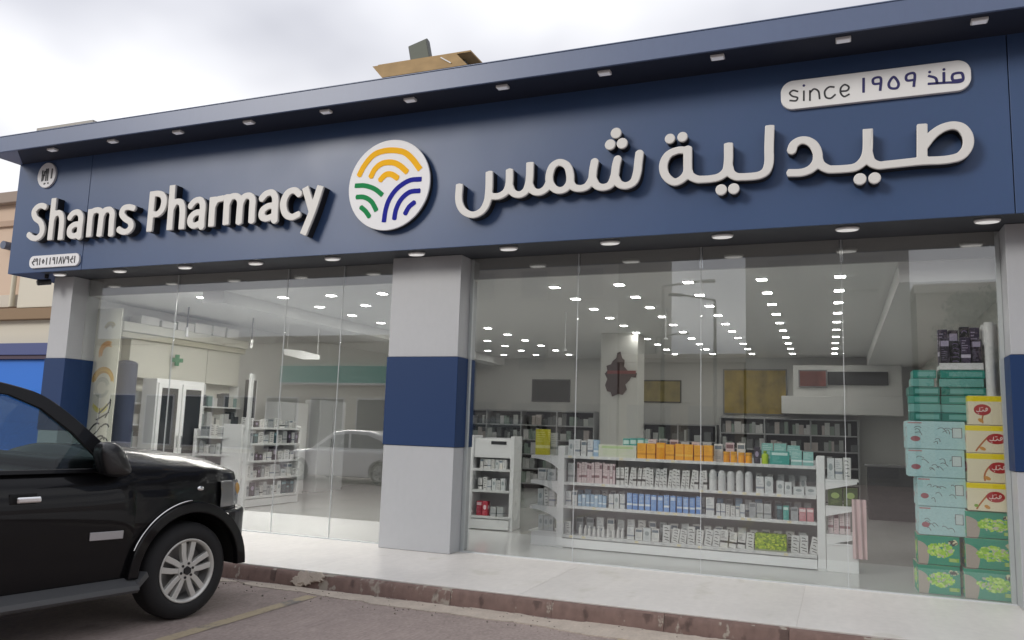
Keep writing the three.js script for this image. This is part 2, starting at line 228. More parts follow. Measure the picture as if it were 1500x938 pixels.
// ---------- the pharmacy building ----------
const bld = thing('pharmacy_building', 'single storey pharmacy with navy fascia, grey pillars and full height shop windows', 'building');
{
  const B = (n, g, m) => mesh(n, g, m, bld);
  // fascia
  B('fascia_core', box(XL + 0.05, XR - 0.05, H + 0.03, FT - 0.01, -0.2, P - 0.03), M.black);
  for (const [a, b] of [[XL, -10.354], [-10.346, 1.556], [1.564, XR]]) B('fascia_panel', box(a, b, H, FT + 0.03, P - 0.025, P, 0.004), M.blue);
  B('fascia_return', box(XL, XL + 0.025, H, FT + 0.03, -11.4, P - 0.027), M.blue);
  B('fascia_return', box(XR - 0.025, XR, H, FT + 0.03, -11.4, P - 0.027), M.blue);
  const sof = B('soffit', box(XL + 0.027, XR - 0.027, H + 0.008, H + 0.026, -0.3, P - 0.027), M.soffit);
  // eave
  for (const [a, b] of [[XL, XR]]) B('eave_panel', box(a, b, FT - 0.002, ET, EV - 0.03, EV, 0.006), M.eave);
  B('eave_underside', box(XL + 0.004, XR, FT + 0.004, FT + 0.03, P + 0.001, EV - 0.031), M.eaveUnderShade);
  B('eave_end', box(XL, XL + 0.02, FT - 0.002, ET - 0.002, -11.4, EV - 0.031), M.eave);
  const tri = new THREE.Shape([new THREE.Vector2(XL + 0.003, -EV + 0.032), new THREE.Vector2(-11.3, -EV + 0.032), new THREE.Vector2(XL + 0.06, -P - 0.003), new THREE.Vector2(XL + 0.003, -P - 0.003)]);
  B('eave_corner_trim', metreUV(new THREE.ExtrudeGeometry(tri, { depth: 0.004, bevelEnabled: false }).rotateX(-Math.PI / 2).translate(0, FT - 0.002, 0)), M.eave);
  B('coping', box(XL - 0.004, XR, ET + 0.001, ET + 0.014, EV - 0.2, EV + 0.006, 0.004), M.eave);
  B('roof', box(XL + 0.03, XR - 0.03, FT + 0.04, ET - 0.06, -11.4, EV - 0.21), M.greyDark);
  // outer walls
  B('wall', box(-11.43, -11.24, -0.14, H + 0.6, -11.4, -0.5), M.wall);
  B('wall', box(-11.24, XR - 0.03, -0.14, H + 0.6, -11.4, -11.2), M.backWallDimmed);
  B('wall', box(1.74, 1.9, -0.14, H, -11.2, -0.5), M.wall);
  B('wall', box(1.9, XR - 0.03, -0.14, H, -0.7, -0.5), M.wall);
  // ceiling and what hangs below it
  B('ceiling', box(-11.24, 1.74, 3.38, 3.44, -11.2, -0.345), M.ceil);
  B('ceiling_bulkhead', box(-8.75, -8.35, 3.2, 3.379, -11.2, -0.36), M.ceil);
  B('ceiling_bulkhead', box(0.62, 1.739, 3.16, 3.379, -11.2, -0.36), M.ceil);
  B('window_header', box(-11.0, 1.53, 3.375, H + 0.006, -0.343, -0.3), M.headerPanel);
  // pillars: grey cladding, navy band
  const pillar = (x0, x1) => {
    const g = new THREE.Group(); g.name = 'pillar'; bld.add(g);
    mesh('core', box(x0 + 0.02, x1 - 0.02, -0.14, H, -0.5, -0.02), M.greyDark, g);
    mesh('lower_cladding', box(x0, x1, 0.002, 1.254, -0.5, 0, 0.006), M.grey, g);
    mesh('band_cladding', box(x0 - 0.012, x1 + 0.012, 1.257, 2.357, -0.5, 0.012, 0.006), M.band, g);
    mesh('upper_cladding', box(x0, x1, 2.36, H + 0.006, -0.5, 0, 0.006), M.grey, g);
  };
  pillar(-5.302, -4.322); pillar(-11.43, -11.006); pillar(1.539, 2.52);
  // glazing
  const xs = [[-11.006, -9.155, -7.15, -6.22, -5.302], [-4.322, -2.881, -1.422, 0.061, 1.539]];
  xs.forEach(r => {
    for (let i = 0; i + 1 < r.length; i++) mesh('glass_pane', box(r[i] + 0.004, r[i + 1] - 0.004, 0.012, H, ZG - 0.006, ZG + 0.006), M.glass, bld);
    B('floor_channel', box(r[0], r[4], -0.002, 0.011, ZG - 0.025, ZG + 0.025), M.silicone);
    for (let i = 1; i < 4; i++) { B('glass_joint', box(r[i] - 0.0025, r[i] + 0.0025, 0.012, H, ZG - 0.009, ZG + 0.009), M.silicone); B('patch_fitting', box(r[i] - 0.018, r[i] + 0.018, 3.39, H, ZG - 0.024, ZG - 0.011), M.chrome); }
  });
  B('glass_post', box(-4.318, -4.28, 0.012, H, ZG - 0.05, ZG - 0.008), M.silicone);
  B('glass_post', box(1.495, 1.535, 0.012, H, ZG - 0.05, ZG - 0.008), M.silicone);
}
struct('shop_floor', box(-11.23, 1.73, -0.02, 0, -11.19, -0.3), M.floor);

// ---------- lettering ----------
const LATIN=[['S',[[-11.053,4.595,-11.147,4.627,-11.234,4.609,-11.295,4.54,-11.254,4.447,-11.129,4.365,-11.073,4.264,-11.088,4.176,-11.18,4.122,-11.272,4.135,-11.367,4.193]]],
['h',[[-10.891,4.721,-10.89,4.08],[-10.894,4.365,-10.846,4.467,-10.754,4.484,-10.693,4.424,-10.671,4.071]]],
['a',[[-10.53,4.388,-10.465,4.455,-10.37,4.468,-10.295,4.404,-10.291,4.229,-10.288,4.072],[-10.295,4.282,-10.407,4.281,-10.491,4.227,-10.488,4.147,-10.414,4.108,-10.297,4.135]]],
['m',[[-10.105,4.493,-10.094,4.08],[-10.104,4.374,-10.062,4.453,-9.96,4.47,-9.886,4.425,-9.881,4.312,-9.886,4.076],[-9.883,4.359,-9.827,4.449,-9.737,4.461,-9.674,4.407,-9.668,4.282,-9.656,4.069]]],
['s',[[-9.251,4.442,-9.37,4.472,-9.458,4.453,-9.483,4.385,-9.408,4.303,-9.301,4.242,-9.282,4.172,-9.344,4.115,-9.434,4.113,-9.526,4.157]]],
['P',[[-8.931,4.665,-8.932,4.086],[-8.93,4.627,-8.839,4.627,-8.749,4.597,-8.707,4.526,-8.725,4.399,-8.803,4.329,-8.92,4.334]]],
['h',[[-8.572,4.725,-8.562,4.085],[-8.566,4.38,-8.497,4.475,-8.404,4.468,-8.362,4.392,-8.345,4.084]]],
['a',[[-8.227,4.388,-8.15,4.463,-8.062,4.474,-8.007,4.416,-8,4.213,-7.993,4.079],[-8.005,4.294,-8.11,4.296,-8.193,4.236,-8.195,4.159,-8.135,4.115,-8.005,4.151]]],
['r',[[-7.838,4.496,-7.826,4.086],[-7.834,4.353,-7.772,4.446,-7.654,4.467]]],
['m',[[-7.593,4.508,-7.579,4.093],[-7.587,4.379,-7.525,4.471,-7.428,4.472,-7.369,4.411,-7.362,4.274,-7.36,4.096],[-7.364,4.362,-7.299,4.457,-7.215,4.464,-7.163,4.416,-7.156,4.276,-7.15,4.099]]],
['a',[[-7.021,4.401,-6.945,4.468,-6.853,4.478,-6.796,4.418,-6.784,4.232,-6.777,4.082],[-6.79,4.297,-6.898,4.297,-6.982,4.243,-6.986,4.169,-6.925,4.133,-6.784,4.163]]],
['c',[[-6.403,4.416,-6.488,4.477,-6.577,4.464,-6.641,4.383,-6.652,4.282,-6.602,4.167,-6.508,4.123,-6.392,4.157]]],
['y',[[-6.325,4.503,-6.197,4.185],[-6.09,4.503,-6.188,4.188,-6.311,3.883]]]];
const ARABIC=[['word',[[-4.115,4.355,-4.112,4.142,-4.048,4.026,-3.927,3.97,-3.811,4.009,-3.747,4.114,-3.731,4.265,-3.734,4.475],[-3.732,4.181,-3.603,4.17,-3.516,4.214,-3.48,4.295,-3.478,4.477],[-3.484,4.312,-3.437,4.207,-3.357,4.167,-3.279,4.194,-3.234,4.291,-3.226,4.536],[-3.234,4.291,-3.185,4.203,-3.107,4.175,-3.032,4.207,-2.986,4.277],[-2.871,4.506,-2.946,4.472,-2.985,4.376,-2.979,4.277,-2.922,4.201,-2.854,4.176,-2.788,4.195,-2.743,4.256,-2.74,4.346,-2.778,4.456,-2.871,4.506],[-2.748,4.281,-2.697,4.203,-2.622,4.179,-2.565,4.187],[-2.59,4.18,-2.541,4.198,-2.486,4.274,-2.472,4.386,-2.454,4.485],[-2.481,4.29,-2.428,4.197,-2.355,4.17,-2.275,4.192,-2.229,4.284,-2.212,4.41,-2.193,4.486],[-2.224,4.283,-2.18,4.199,-2.101,4.167,-2.016,4.201,-1.975,4.308,-1.964,4.418,-1.95,4.532]]],
['word',[[-1.432,4.532,-1.432,4.37,-1.437,4.255,-1.486,4.191,-1.564,4.161,-1.631,4.198,-1.682,4.278,-1.687,4.383,-1.638,4.471,-1.537,4.51,-1.432,4.499],[-1.435,4.301,-1.404,4.218,-1.327,4.171,-1.273,4.166],[-1.295,4.168,-1.208,4.164,-1.101,4.179,-1.032,4.235,-1.013,4.318,-1.009,4.531],[-1.013,4.295,-0.984,4.202,-0.921,4.161,-0.879,4.158],[-0.9,4.159,-0.817,4.154,-0.703,4.16,-0.641,4.193,-0.61,4.268,-0.605,4.445,-0.595,4.677]]],
['word',[[-0.388,4.384,-0.365,4.449,-0.306,4.486,-0.241,4.479,-0.178,4.429,-0.141,4.333,-0.149,4.249,-0.201,4.183,-0.285,4.152,-0.425,4.158],[-0.145,4.305,-0.117,4.217,-0.042,4.162,0.021,4.155],[-0.004,4.157,0.083,4.152,0.208,4.161,0.276,4.214,0.311,4.287,0.325,4.534],[0.315,4.301,0.343,4.201,0.415,4.157,0.476,4.158],[0.451,4.157,0.607,4.161,0.784,4.165,1.015,4.159,1.118,4.185,1.177,4.266,1.181,4.372,1.134,4.458,1.061,4.489,0.968,4.47,0.885,4.412,0.812,4.318],[0.802,4.53,0.79,4.171]]]];
const DOTS=[[-2.218, 4.778, 0.062], [-2.283, 4.652, 0.061], [-2.147, 4.653, 0.062], [-1.622, 4.649, 0.056], [-1.488, 4.654, 0.056], [-1.085, 4.037, 0.059], [-0.958, 4.038, 0.058], [0.242, 4.035, 0.059], [0.373, 4.033, 0.057]];
const SINCE=[[-0.323,5.049,-0.369,5.067,-0.402,5.042,-0.378,5.007,-0.327,4.983,-0.339,4.954,-0.403,4.962],[-0.264,5.048,-0.266,4.944],[-0.207,4.937,-0.205,5.045],[-0.205,5.021,-0.166,5.056,-0.126,5.029,-0.114,4.944],[0.027,5.051,-0.022,5.058,-0.063,5.018,-0.053,4.952,-0.01,4.936,0.036,4.97],[0.093,4.997,0.149,4.999,0.164,5.032,0.126,5.063,0.091,5.037,0.085,4.982,0.117,4.938,0.166,4.956],[0.302,5.107,0.298,4.959],[0.454,5.031,0.394,5.036,0.387,5.077,0.405,5.095,0.455,5.091,0.45,4.958],[0.574,5.082,0.529,5.018,0.542,4.972,0.601,4.964,0.617,5.006,0.574,5.082],[0.753,5.026,0.691,5.031,0.687,5.074,0.706,5.093,0.757,5.095,0.751,4.959],[1.171,4.973,1.091,4.978,1.093,5.035,1.163,5.041,1.175,5.021,1.17,4.96,1.019,4.961,0.877,4.969],[1.013,4.967,1.016,5.066],[0.882,5.05,0.943,5.018,0.955,4.963]];
const SINCE_DOTS=[[-0.263, 5.106], [1.018, 5.097], [0.894, 5.088]];
const LOGO={yellow:[[-5.552,4.599,-5.478,4.73,-5.351,4.855,-5.21,4.892,-5.05,4.885,-4.907,4.842,-4.798,4.752,-4.679,4.606],[-5.377,4.567,-5.321,4.667,-5.227,4.73,-5.076,4.731,-4.968,4.681,-4.858,4.587],[-5.24,4.515,-5.164,4.58,-5.085,4.581,-4.985,4.52]],
green:[[-5.598,4.477,-5.452,4.465,-5.305,4.409,-5.193,4.324],[-5.57,4.327,-5.46,4.318,-5.348,4.254,-5.265,4.129],[-5.497,4.193,-5.421,4.132,-5.362,4.057]],
blue:[[-4.655,4.479,-4.817,4.478,-4.986,4.39,-5.092,4.257,-5.136,4.119,-5.15,3.979],[-4.664,4.335,-4.809,4.329,-4.925,4.244,-4.987,4.124,-5.006,4],[-4.73,4.198,-4.807,4.142,-4.859,4.055]]};
{
  const letters = (th, list, rv, rh) => { for (const [, st] of list) { const f = mesh('letter', extr(strokeShapes(st, rv, rh), 0.03, 0.007, 0.545), M.letter, th); mesh('letter_return', extr(strokeShapes(st, rv - 0.004, rh - 0.004), 0.114, 0, P + 0.002), M.letterSide, f); } };
  const en = thing('sign_lettering', 'raised pale grey Latin lettering Shams Pharmacy with black edges on the navy fascia', 'sign lettering');
  letters(en, LATIN, 0.054, 0.043);
  const ar = thing('sign_lettering', 'raised pale grey Arabic lettering with black edges, right of the round logo', 'sign lettering');
  letters(ar, ARABIC, 0.047, 0.039);
  for (const [x, y, r] of DOTS) { const s = new THREE.Shape(); s.absarc(x, y, r, 0, 2 * Math.PI); const s2 = new THREE.Shape(); s2.absarc(x, y, r - 0.004, 0, 2 * Math.PI); const f = mesh('letter_dot', extr([s], 0.03, 0.007, 0.545), M.letter, ar); mesh('letter_return', extr([s2], 0.114, 0, P + 0.002), M.letterSide, f); }
  // round logo
  const lg = thing('round_logo', 'round white logo disc with yellow, green and blue curved stripes', 'logo sign');
  const c = new THREE.Shape(); c.absarc(-5.114, 4.449, 0.578, 0, 2 * Math.PI); const c2 = new THREE.Shape(); c2.absarc(-5.114, 4.449, 0.57, 0, 2 * Math.PI);
  const ext2 = (s, d, b, z) => metreUV(new THREE.ExtrudeGeometry(s, { depth: d - b, bevelEnabled: b > 0, bevelSize: b, bevelThickness: b, bevelOffset: -b, bevelSegments: 2, curveSegments: 48 }).translate(0, 0, z));
  mesh('disc', ext2([c], 0.022, 0.006, 0.505), M.signWhite, lg); mesh('disc_return', ext2([c2], 0.075, 0, P + 0.002), M.letterSide, lg);
  const col = { yellow: phys([0.92, 0.48, 0.008], 0.6, { specularIntensity: 0.3 }), green: phys([0.003, 0.23, 0.065], 0.6, { specularIntensity: 0.3 }), blue: phys([0.004, 0.008, 0.27], 0.6, { specularIntensity: 0.3 }) };
  for (const k of ['yellow', 'green', 'blue']) for (const st of LOGO[k]) mesh('stripe', extr(strokeShapes([st], k === 'yellow' ? 0.037 : 0.031, k === 'yellow' ? 0.037 : 0.03, 0.01), 0.004, 0, 0.5275), col[k], lg);
  // since plaque
  const rrect = (x0, x1, y0, y1, r) => { const s = new THREE.Shape(); s.moveTo(x0 + r, y0); s.lineTo(x1 - r, y0); s.absarc(x1 - r, y0 + r, r, -Math.PI / 2, 0); s.lineTo(x1, y1 - r); s.absarc(x1 - r, y1 - r, r, 0, Math.PI / 2); s.lineTo(x0 + r, y1); s.absarc(x0 + r, y1 - r, r, Math.PI / 2, Math.PI); s.lineTo(x0, y0 + r); s.absarc(x0 + r, y0 + r, r, Math.PI, 1.5 * Math.PI); return s; };
  const pl = thing('name_plaque', 'long white rounded plaque reading since 1959 in Latin and Arabic', 'plaque');
  mesh('plate', ext2([rrect(-0.49, 1.248, 4.865, 5.176, 0.125)], 0.04, 0.006, P + 0.002), std([0.8, 0.8, 0.79], 0.45), pl);
  SINCE.forEach((st, i) => mesh('character', extr(strokeShapes([st], i < 6 ? 0.0085 : 0.0125, i < 6 ? 0.0085 : 0.0115, 0.004), 0.005, 0, P + 0.0405), i < 6 ? M.blackInk : M.navyInk, pl));
  for (const [x, y] of SINCE_DOTS) { const s = new THREE.Shape(); s.absarc(x, y, 0.013, 0, 2 * Math.PI); mesh('character', extr([s], 0.005, 0, P + 0.0405), M.navyInk, pl); }
  // small round plaque and number plaque
  const rp = thing('round_plaque', 'small white round plaque with black marks at the left end of the fascia', 'plaque');
  const rs = new THREE.Shape(); rs.absellipse(-11.262, 5.15, 0.195, 0.2, 0, 2 * Math.PI); mesh('plate', ext2([rs], 0.03, 0.006, P + 0.002), M.signWhite, rp);
  [[-11.35, 5.06, -11.35, 5.23], [-11.33, 5.07, -11.3, 5.22], [-11.27, 5.06, -11.27, 5.25], [-11.23, 5.06, -11.235, 5.25], [-11.15, 5.09, -11.145, 5.24], [-11.345, 5.15, -11.3, 5.15], [-11.3, 5.01, -11.27, 5.02], [-11.22, 5.015, -11.2, 5.02]].forEach(s => mesh('mark', extr(strokeShapes([s], 0.014, 0.011, 0.006, [], false), 0.005, 0, P + 0.0305), M.blackInk, rp));
  const np = thing('number_plaque', 'narrow white rounded plaque of black digits under the Latin lettering', 'plaque');
  mesh('plate', ext2([rrect(-11.425, -10.375, 3.69, 3.88, 0.085)], 0.03, 0.006, P + 0.002), M.signWhite, np);
  const dg = { a: [[0.06, 0, 0.02, 0.03, 0.06, 0.1], [0.01, 0.05, 0.07, 0.06]], n: [[0.03, 0, 0.03, 0.1]], e: [[0, 0, 0.03, 0.1, 0.06, 0]], v: [[0, 0.1, 0.03, 0, 0.06, 0.1]], q: [[0.055, 0.06, 0.015, 0.065, 0.015, 0.095, 0.05, 0.095, 0.055, 0]], o: [[0.03, 0.02, 0.01, 0.05, 0.03, 0.08, 0.05, 0.05, 0.03, 0.02]] };
  'aqnonnqnevqan'.split('').forEach((k, i) => { const ox = -11.37 + i * 0.073, oy = 3.735; mesh('digit', extr(strokeShapes(dg[k].map(s => s.map((v, j) => v + (j % 2 ? oy : ox))), 0.0095, 0.007, 0.005, [], false), 0.005, 0, P + 0.0305), M.blackInk, np); });
}
// ---------- lamps ----------
function downlight(name, label, group, x, y, z, w, d, L, mat, frameMat, drop, lightOn, oval) {
  const t = thing(name, label, 'downlight', [x, y, z], 0, group);
  const ov = (rx, rz, y0, y1, k) => new THREE.LatheGeometry([[0, y0], [1 - k, y0], [1, y0 + (y1 - y0) * 0.4], [1, y1], [0, y1]].map(q => new THREE.Vector2(...q)), 32).scale(rx, 1, rz);
  mesh('frame', oval ? ov(w / 2, d / 2, -drop, 0, 0.06) : box(-w / 2, w / 2, -drop, 0, -d / 2, d / 2, Math.min(0.006, drop / 2.2)), frameMat, t);
  mesh('lens', oval ? ov(w / 2 - 0.014, d / 2 - 0.014, -drop - 0.006, -drop + 0.001, 0.1) : box(-w / 2 + 0.012, w / 2 - 0.012, -drop - 0.005, -drop + 0.001, -d / 2 + 0.012, d / 2 - 0.012), mat, t);
  if (lightOn) { const l = new THREE.RectAreaLight(0xfffbf2, L, w - 0.03, d - 0.03); l.position.set(0, -drop - 0.008, 0); l.rotation.x = -Math.PI / 2; t.add(l); }
  return t;
}
{
  const lens = std([0.8, 0.8, 0.8], 0.5, { emissive: new THREE.Color(1, 0.98, 0.94), emissiveIntensity: 0.28 });
  const soft = std([0.75, 0.75, 0.76], 0.5, { emissive: new THREE.Color(0.85, 0.88, 1), emissiveIntensity: 0.1 });
  const ord = ['first', 'second', 'third', 'fourth', 'fifth', 'sixth', 'seventh', 'eighth', 'ninth', 'tenth', 'eleventh'];
  for (let i = 0; i < 11; i++) downlight('soffit_downlight', `oval white downlight under the fascia, ${ord[i]} from the left end`, 'downlights under the fascia', -11.03 + 1.239 * i, H + 0.008, 0.232, 0.23, 0.14, 0.28, lens, M.white, 0.03, true, true);
  for (let i = 0; i < 11; i++) downlight('eave_downlight', `small downlight under the roof eave, ${ord[i]} from the left end`, 'downlights under the eave', -10.7 + 1.2 * i + (i > 9 ? -0.02 : 0.02 * i * 0.1), FT + 0.004, 0.83, 0.14, 0.085, 0.1, soft, M.white, 0.03, true);
  const hot = std([0.9, 0.9, 0.9], 0.5, { emissive: new THREE.Color(1, 0.985, 0.95), emissiveIntensity: 17 });
  const hot2 = std([0.9, 0.9, 0.9], 0.5, { emissive: new THREE.Color(1, 0.985, 0.95), emissiveIntensity: 23 });
  const rows = [0.05, -0.82, -1.69, -2.565, -3.435, -6.05, -6.92, -7.79];
  const rn = ['nearest the box stack', 'second from the box stack', 'third from the box stack', 'fourth from the box stack', 'fifth from the box stack', 'third from the left bulkhead', 'second from the left bulkhead', 'next to the left bulkhead'];
  for (let j = 0; j < 3; j++) downlight('ceiling_downlight', `added ceiling downlight hidden behind the left bulkhead to brighten the wall shelving, ${ord[j]} from the window`, 'ceiling downlights', -9.02, 3.379, -0.85 - 1.05 * j, 0.34, 0.34, 23, hot2, M.white, 0.012, true);  // unseen stronger downlights, added to brighten the left wall
  rows.forEach((x, r) => { for (let j = 0; j < 10; j++) { const z = -1.0 - 0.95 * j - 0.006 * j * j; downlight('ceiling_downlight', `bright ceiling downlight inside the shop, row ${rn[r]}, ${ord[j]} from the window`, 'ceiling downlights', x + 0.0115 * (z + 1), 3.379, z, 0.135, 0.135, 17, hot, M.white, 0.012, true); } });
}
// security camera under the corner of the fascia
{
  const t = thing('security_camera', 'black security camera under the left corner of the fascia', 'camera', [-11.35, H + 0.006, 0.2]);
  mesh('mount', rod([0, 0, 0], [0, -0.06, 0], 0.03), M.black, t); mesh('housing', rod([0.02, -0.1, -0.06], [-0.05, -0.14, 0.1], 0.045, 16), M.black, t); mesh('lens', rod([-0.05, -0.14, 0.1], [-0.055, -0.143, 0.11], 0.035, 16), M.darkGrey, t);
}
// things on the roof
{
  const ply = std([1, 1, 1], 0.8, { map: tex(256, 256, (u, v) => { const k = 1 + 0.25 * tn(u * 0.3, v, 20, 3, 3) + 0.15 * tn(u, v, 6, 1, 3); return [0.4 * k, 0.27 * k, 0.13 * k]; }, true, 0.8) });
  const t = thing('plywood_cover', 'tan plywood cover lying on the roof under the floodlight', 'plywood cover', [-4.8, -0.1, 0.1]);
  mesh('board', merge([bar([-0.55, 6.13, 0.2], [0.75, 6.13, 0.2], 0.5, 0.02)]), ply, t);
  mesh('front_board', (() => { const s = new THREE.Shape([[-0.47, 5.95], [0.72, 5.95], [0.56, 6.12], [-0.62, 6.12]].map(q => new THREE.Vector2(...q))); return metreUV(new THREE.ExtrudeGeometry(s, { depth: 0.018, bevelEnabled: false }).translate(0, 0, 0.45)); })(), ply, t);
  mesh('support', box(-0.4, 0.6, 5.55, 6.1, -0.05, 0.3), M.greyDark, t); 
  mesh('edge_strip', bar([0.36, 6.09, 0.475], [0.5, 6.0, 0.475], 0.012), M.white, t);
  const f = thing('floodlight', 'dark square floodlight tilted up on the roof above the plywood', 'floodlight', [-4.83, 6.06, 0.34]);
  const fl = mesh('housing', box(-0.14, 0.14, 0.02, 0.36, -0.05, 0.03, 0.012), std([0.07, 0.075, 0.07], 0.5), f); fl.rotation.set(-0.2, 0, 0.3);
  const gl = mesh('lens', box(-0.12, 0.12, 0.04, 0.34, 0.031, 0.036), std([0.09, 0.1, 0.075], 0.6), f); gl.rotation.copy(fl.rotation);
  mesh('bracket', merge([bar([-0.02, -0.02, 0], [-0.02, 0.06, -0.02], 0.05, 0.03)]), M.black, f);
  const t2 = thing('roof_panel', 'flat grey panel lying on the roof at the left end', 'roof panel', [-11.15, 0, 0.3]);
  mesh('panel', box(-0.6, 0.62, 5.96, 6.0, -0.5, 0.05), std([0.4, 0.38, 0.34], 0.7), t2); mesh('support', box(-0.5, 0.5, 5.55, 5.959, -0.4, -0.1), M.greyDark, t2);
}
// neighbouring building on the left
{
  const t = thing('neighbour_building', 'beige building with a brown ledge and bright blue shutter at far left', 'building', [0, 0, 0]);
  const pink = std([0.6, 0.46, 0.35], 0.85, { bumpMap: speck, bumpScale: 0.002 }), cream = std([0.62, 0.58, 0.48], 0.85), brown = std([0.25, 0.17, 0.1], 0.8);
  mesh('wall', box(-32, -12.6, 3.7, 6.05, -14, -3), pink, t); mesh('ground_floor_wall', box(-32, -12.6, -0.14, 3.46, -14, -3.02), cream, t);
  mesh('ledge', box(-32.05, -12.55, 3.462, 3.698, -14, -2.85, 0.01), brown, t); mesh('parapet', box(-32.1, -12.5, 6.052, 6.3, -14, -2.82, 0.02), std([0.3, 0.24, 0.2], 0.8), t);
  mesh('moulding', box(-32, -12.58, 5.55, 5.68, -3.0, -2.93, 0.01), std([0.42, 0.3, 0.22], 0.8), t); mesh('moulding', box(-32, -12.58, 3.75, 4.02, -3.0, -2.95, 0.01), std([0.55, 0.5, 0.42], 0.8), t);
  mesh('corner_pier', box(-16.2, -12.56, 3.72, 4.9, -3, -2.9), cream, t);
  mesh('downpipe', rod([-16.35, 3.75, -2.88], [-16.35, 6.0, -2.88], 0.05, 12), std([0.6, 0.55, 0.42], 0.6), t);
  mesh('lamp', rod([-16.72, 5.1, -2.98], [-16.72, 5.1, -2.8], 0.09, 16), std([0.08, 0.1, 0.16], 0.4), t);
  mesh('sign_board', box(-24, -13, 2.7, 2.95, -3.01, -2.8, 0.01), std([0.05, 0.07, 0.2], 0.5), t);
  mesh('sign_underside', box(-24, -13, 2.62, 2.698, -3.01, -2.84), std([0.05, 0.025, 0.05], 0.5), t);
  for (let k = 0; k < 4; k++) mesh('shutter_panel', box(-23.5, -13.1, 2.615 - 0.65 * (k + 1) + 0.002, 2.615 - 0.65 * k, -3.01, -2.93, 0.004), std([0.008, 0.15, 0.6], 0.45), t);
}
// ---------- goods: printed packs, bottles, jars ----------
const printed = (bg, ink, kind, s) => {
  const t = canvasTex(96, 128, (c, w, h) => {
    c.fillStyle = bg; c.fillRect(0, 0, w, h); let q = s * 7919 + 13; const r = () => (q = (q * 16807) % 2147483647) / 2147483647;
    if (kind === 0) { c.fillStyle = ink; c.fillRect(0, h * 0.62, w, h * 0.12); c.globalAlpha = 0.7; for (let i = 0; i < 5; i++) c.fillRect(10, 14 + i * 11, 30 + r() * 45, 4); }
    if (kind === 1) { c.fillStyle = ink; c.fillRect(8, 12, w - 16, 26); c.globalAlpha = 0.6; for (let i = 0; i < 6; i++) c.fillRect(12, 52 + i * 10, 20 + r() * 50, 3); }
    if (kind === 2) { c.fillStyle = ink; c.beginPath(); c.ellipse(w / 2, h * 0.42, 28, 22, 0, 0, 7); c.fill(); c.globalAlpha = 0.6; for (let i = 0; i < 4; i++) c.fillRect(16, 86 + i * 9, 24 + r() * 40, 3); }
    if (kind === 3) { c.strokeStyle = ink; c.lineWidth = 5; for (let i = 0; i < 5; i++) { c.beginPath(); c.moveTo(14 + r() * 20, 20 + i * 22); c.quadraticCurveTo(30 + r() * 40, 4 + i * 24 + r() * 20, 60 + r() * 30, 18 + i * 22 + r() * 10); c.stroke(); } }
    c.globalAlpha = 1;
  }); return std([1, 1, 1], 0.5, { map: t });
};
const G = {
  white: [printed('#d9dbdb', '#8b93a0', 0, 1), printed('#dcdcda', '#6c7a86', 1, 2), printed('#d4d8d9', '#9aa4a6', 2, 3), printed('#d8d8d6', '#3c4044', 3, 4)],
  bold: [printed('#dadbd9', '#17191c', 3, 5), printed('#d6d7d6', '#202226', 3, 6), printed('#dcdcda', '#25272b', 0, 7)],
  pink: [printed('#d9c9ca', '#8c6b70', 0, 8), printed('#d6c2c5', '#7d5c62', 1, 9), printed('#dccfd0', '#a07a80', 0, 10)],
  sky: [printed('#a9c2d8', '#e6edf2', 1, 11), printed('#9bb8d2', '#dfe8ee', 0, 12)],
  blue: [printed('#7aa3dc', '#d3e0f2', 1, 13), printed('#6a97d6', '#e2ebf6', 0, 14), printed('#86abe0', '#f0f5fa', 0, 15)],
  orange: [printed('#f2a818', '#f6c04a', 0, 16), printed('#eea010', '#f4bb3a', 1, 17), printed('#f4ae22', '#d98e10', 0, 18)],
  grey: [printed('#a9adb0', '#70767a', 1, 19), printed('#b9bcbd', '#84898c', 0, 20)],
  teal: [printed('#3fa49a', '#cfeae5', 1, 21), printed('#8fc4be', '#e0f0ee', 0, 22)],
  dark: [printed('#2e4c55', '#7fa2a8', 1, 23), printed('#2c2433', '#a195ad', 2, 24)],
  rose: [printed('#c98a90', '#f0dfe0', 1, 25)], red: [printed('#a81f3a', '#e8c9cf', 1, 26), printed('#c03246', '#f3dfe2', 2, 27)],
  yellow: [printed('#d8cf2e', '#f2ee9a', 0, 28)], lime: [printed('#9fc21a', '#e2ee9a', 2, 29)],
};
const packGeo = new RoundedBoxGeometry(1, 1, 1, 1, 0.02).toNonIndexed(); packGeo.translate(0, 0.5, 0);
{ const p = packGeo.attributes.position, n = packGeo.attributes.normal, uv = new Float32Array(p.count * 2); for (let i = 0; i < p.count; i++) { const ax = Math.abs(n.getX(i)) > 0.6; uv[2 * i] = (ax ? p.getZ(i) : p.getX(i)) + 0.5; uv[2 * i + 1] = Math.abs(n.getY(i)) > 0.6 ? 0.02 : p.getY(i); } packGeo.setAttribute('uv', new THREE.BufferAttribute(uv, 2)); }
const capMat = std([0.8, 0.8, 0.8], 0.4), capDark = std([0.05, 0.05, 0.06], 0.4);
const lathe = (pts, n = 14) => new THREE.LatheGeometry(pts.map(q => new THREE.Vector2(q[0], q[1])), n);
const bottleG = lathe([[0, 0], [0.46, 0], [0.5, 0.03], [0.5, 0.62], [0.42, 0.74], [0.2, 0.8], [0.2, 0.84], [0, 0.84]]), bottleCap = lathe([[0, 0.83], [0.26, 0.83], [0.26, 0.99], [0.22, 1], [0, 1]]);
const jarG = lathe([[0, 0], [0.47, 0], [0.5, 0.04], [0.5, 0.7], [0.44, 0.74], [0, 0.74]]), jarCap = lathe([[0, 0.73], [0.5, 0.73], [0.5, 0.97], [0.46, 1], [0, 1]]);
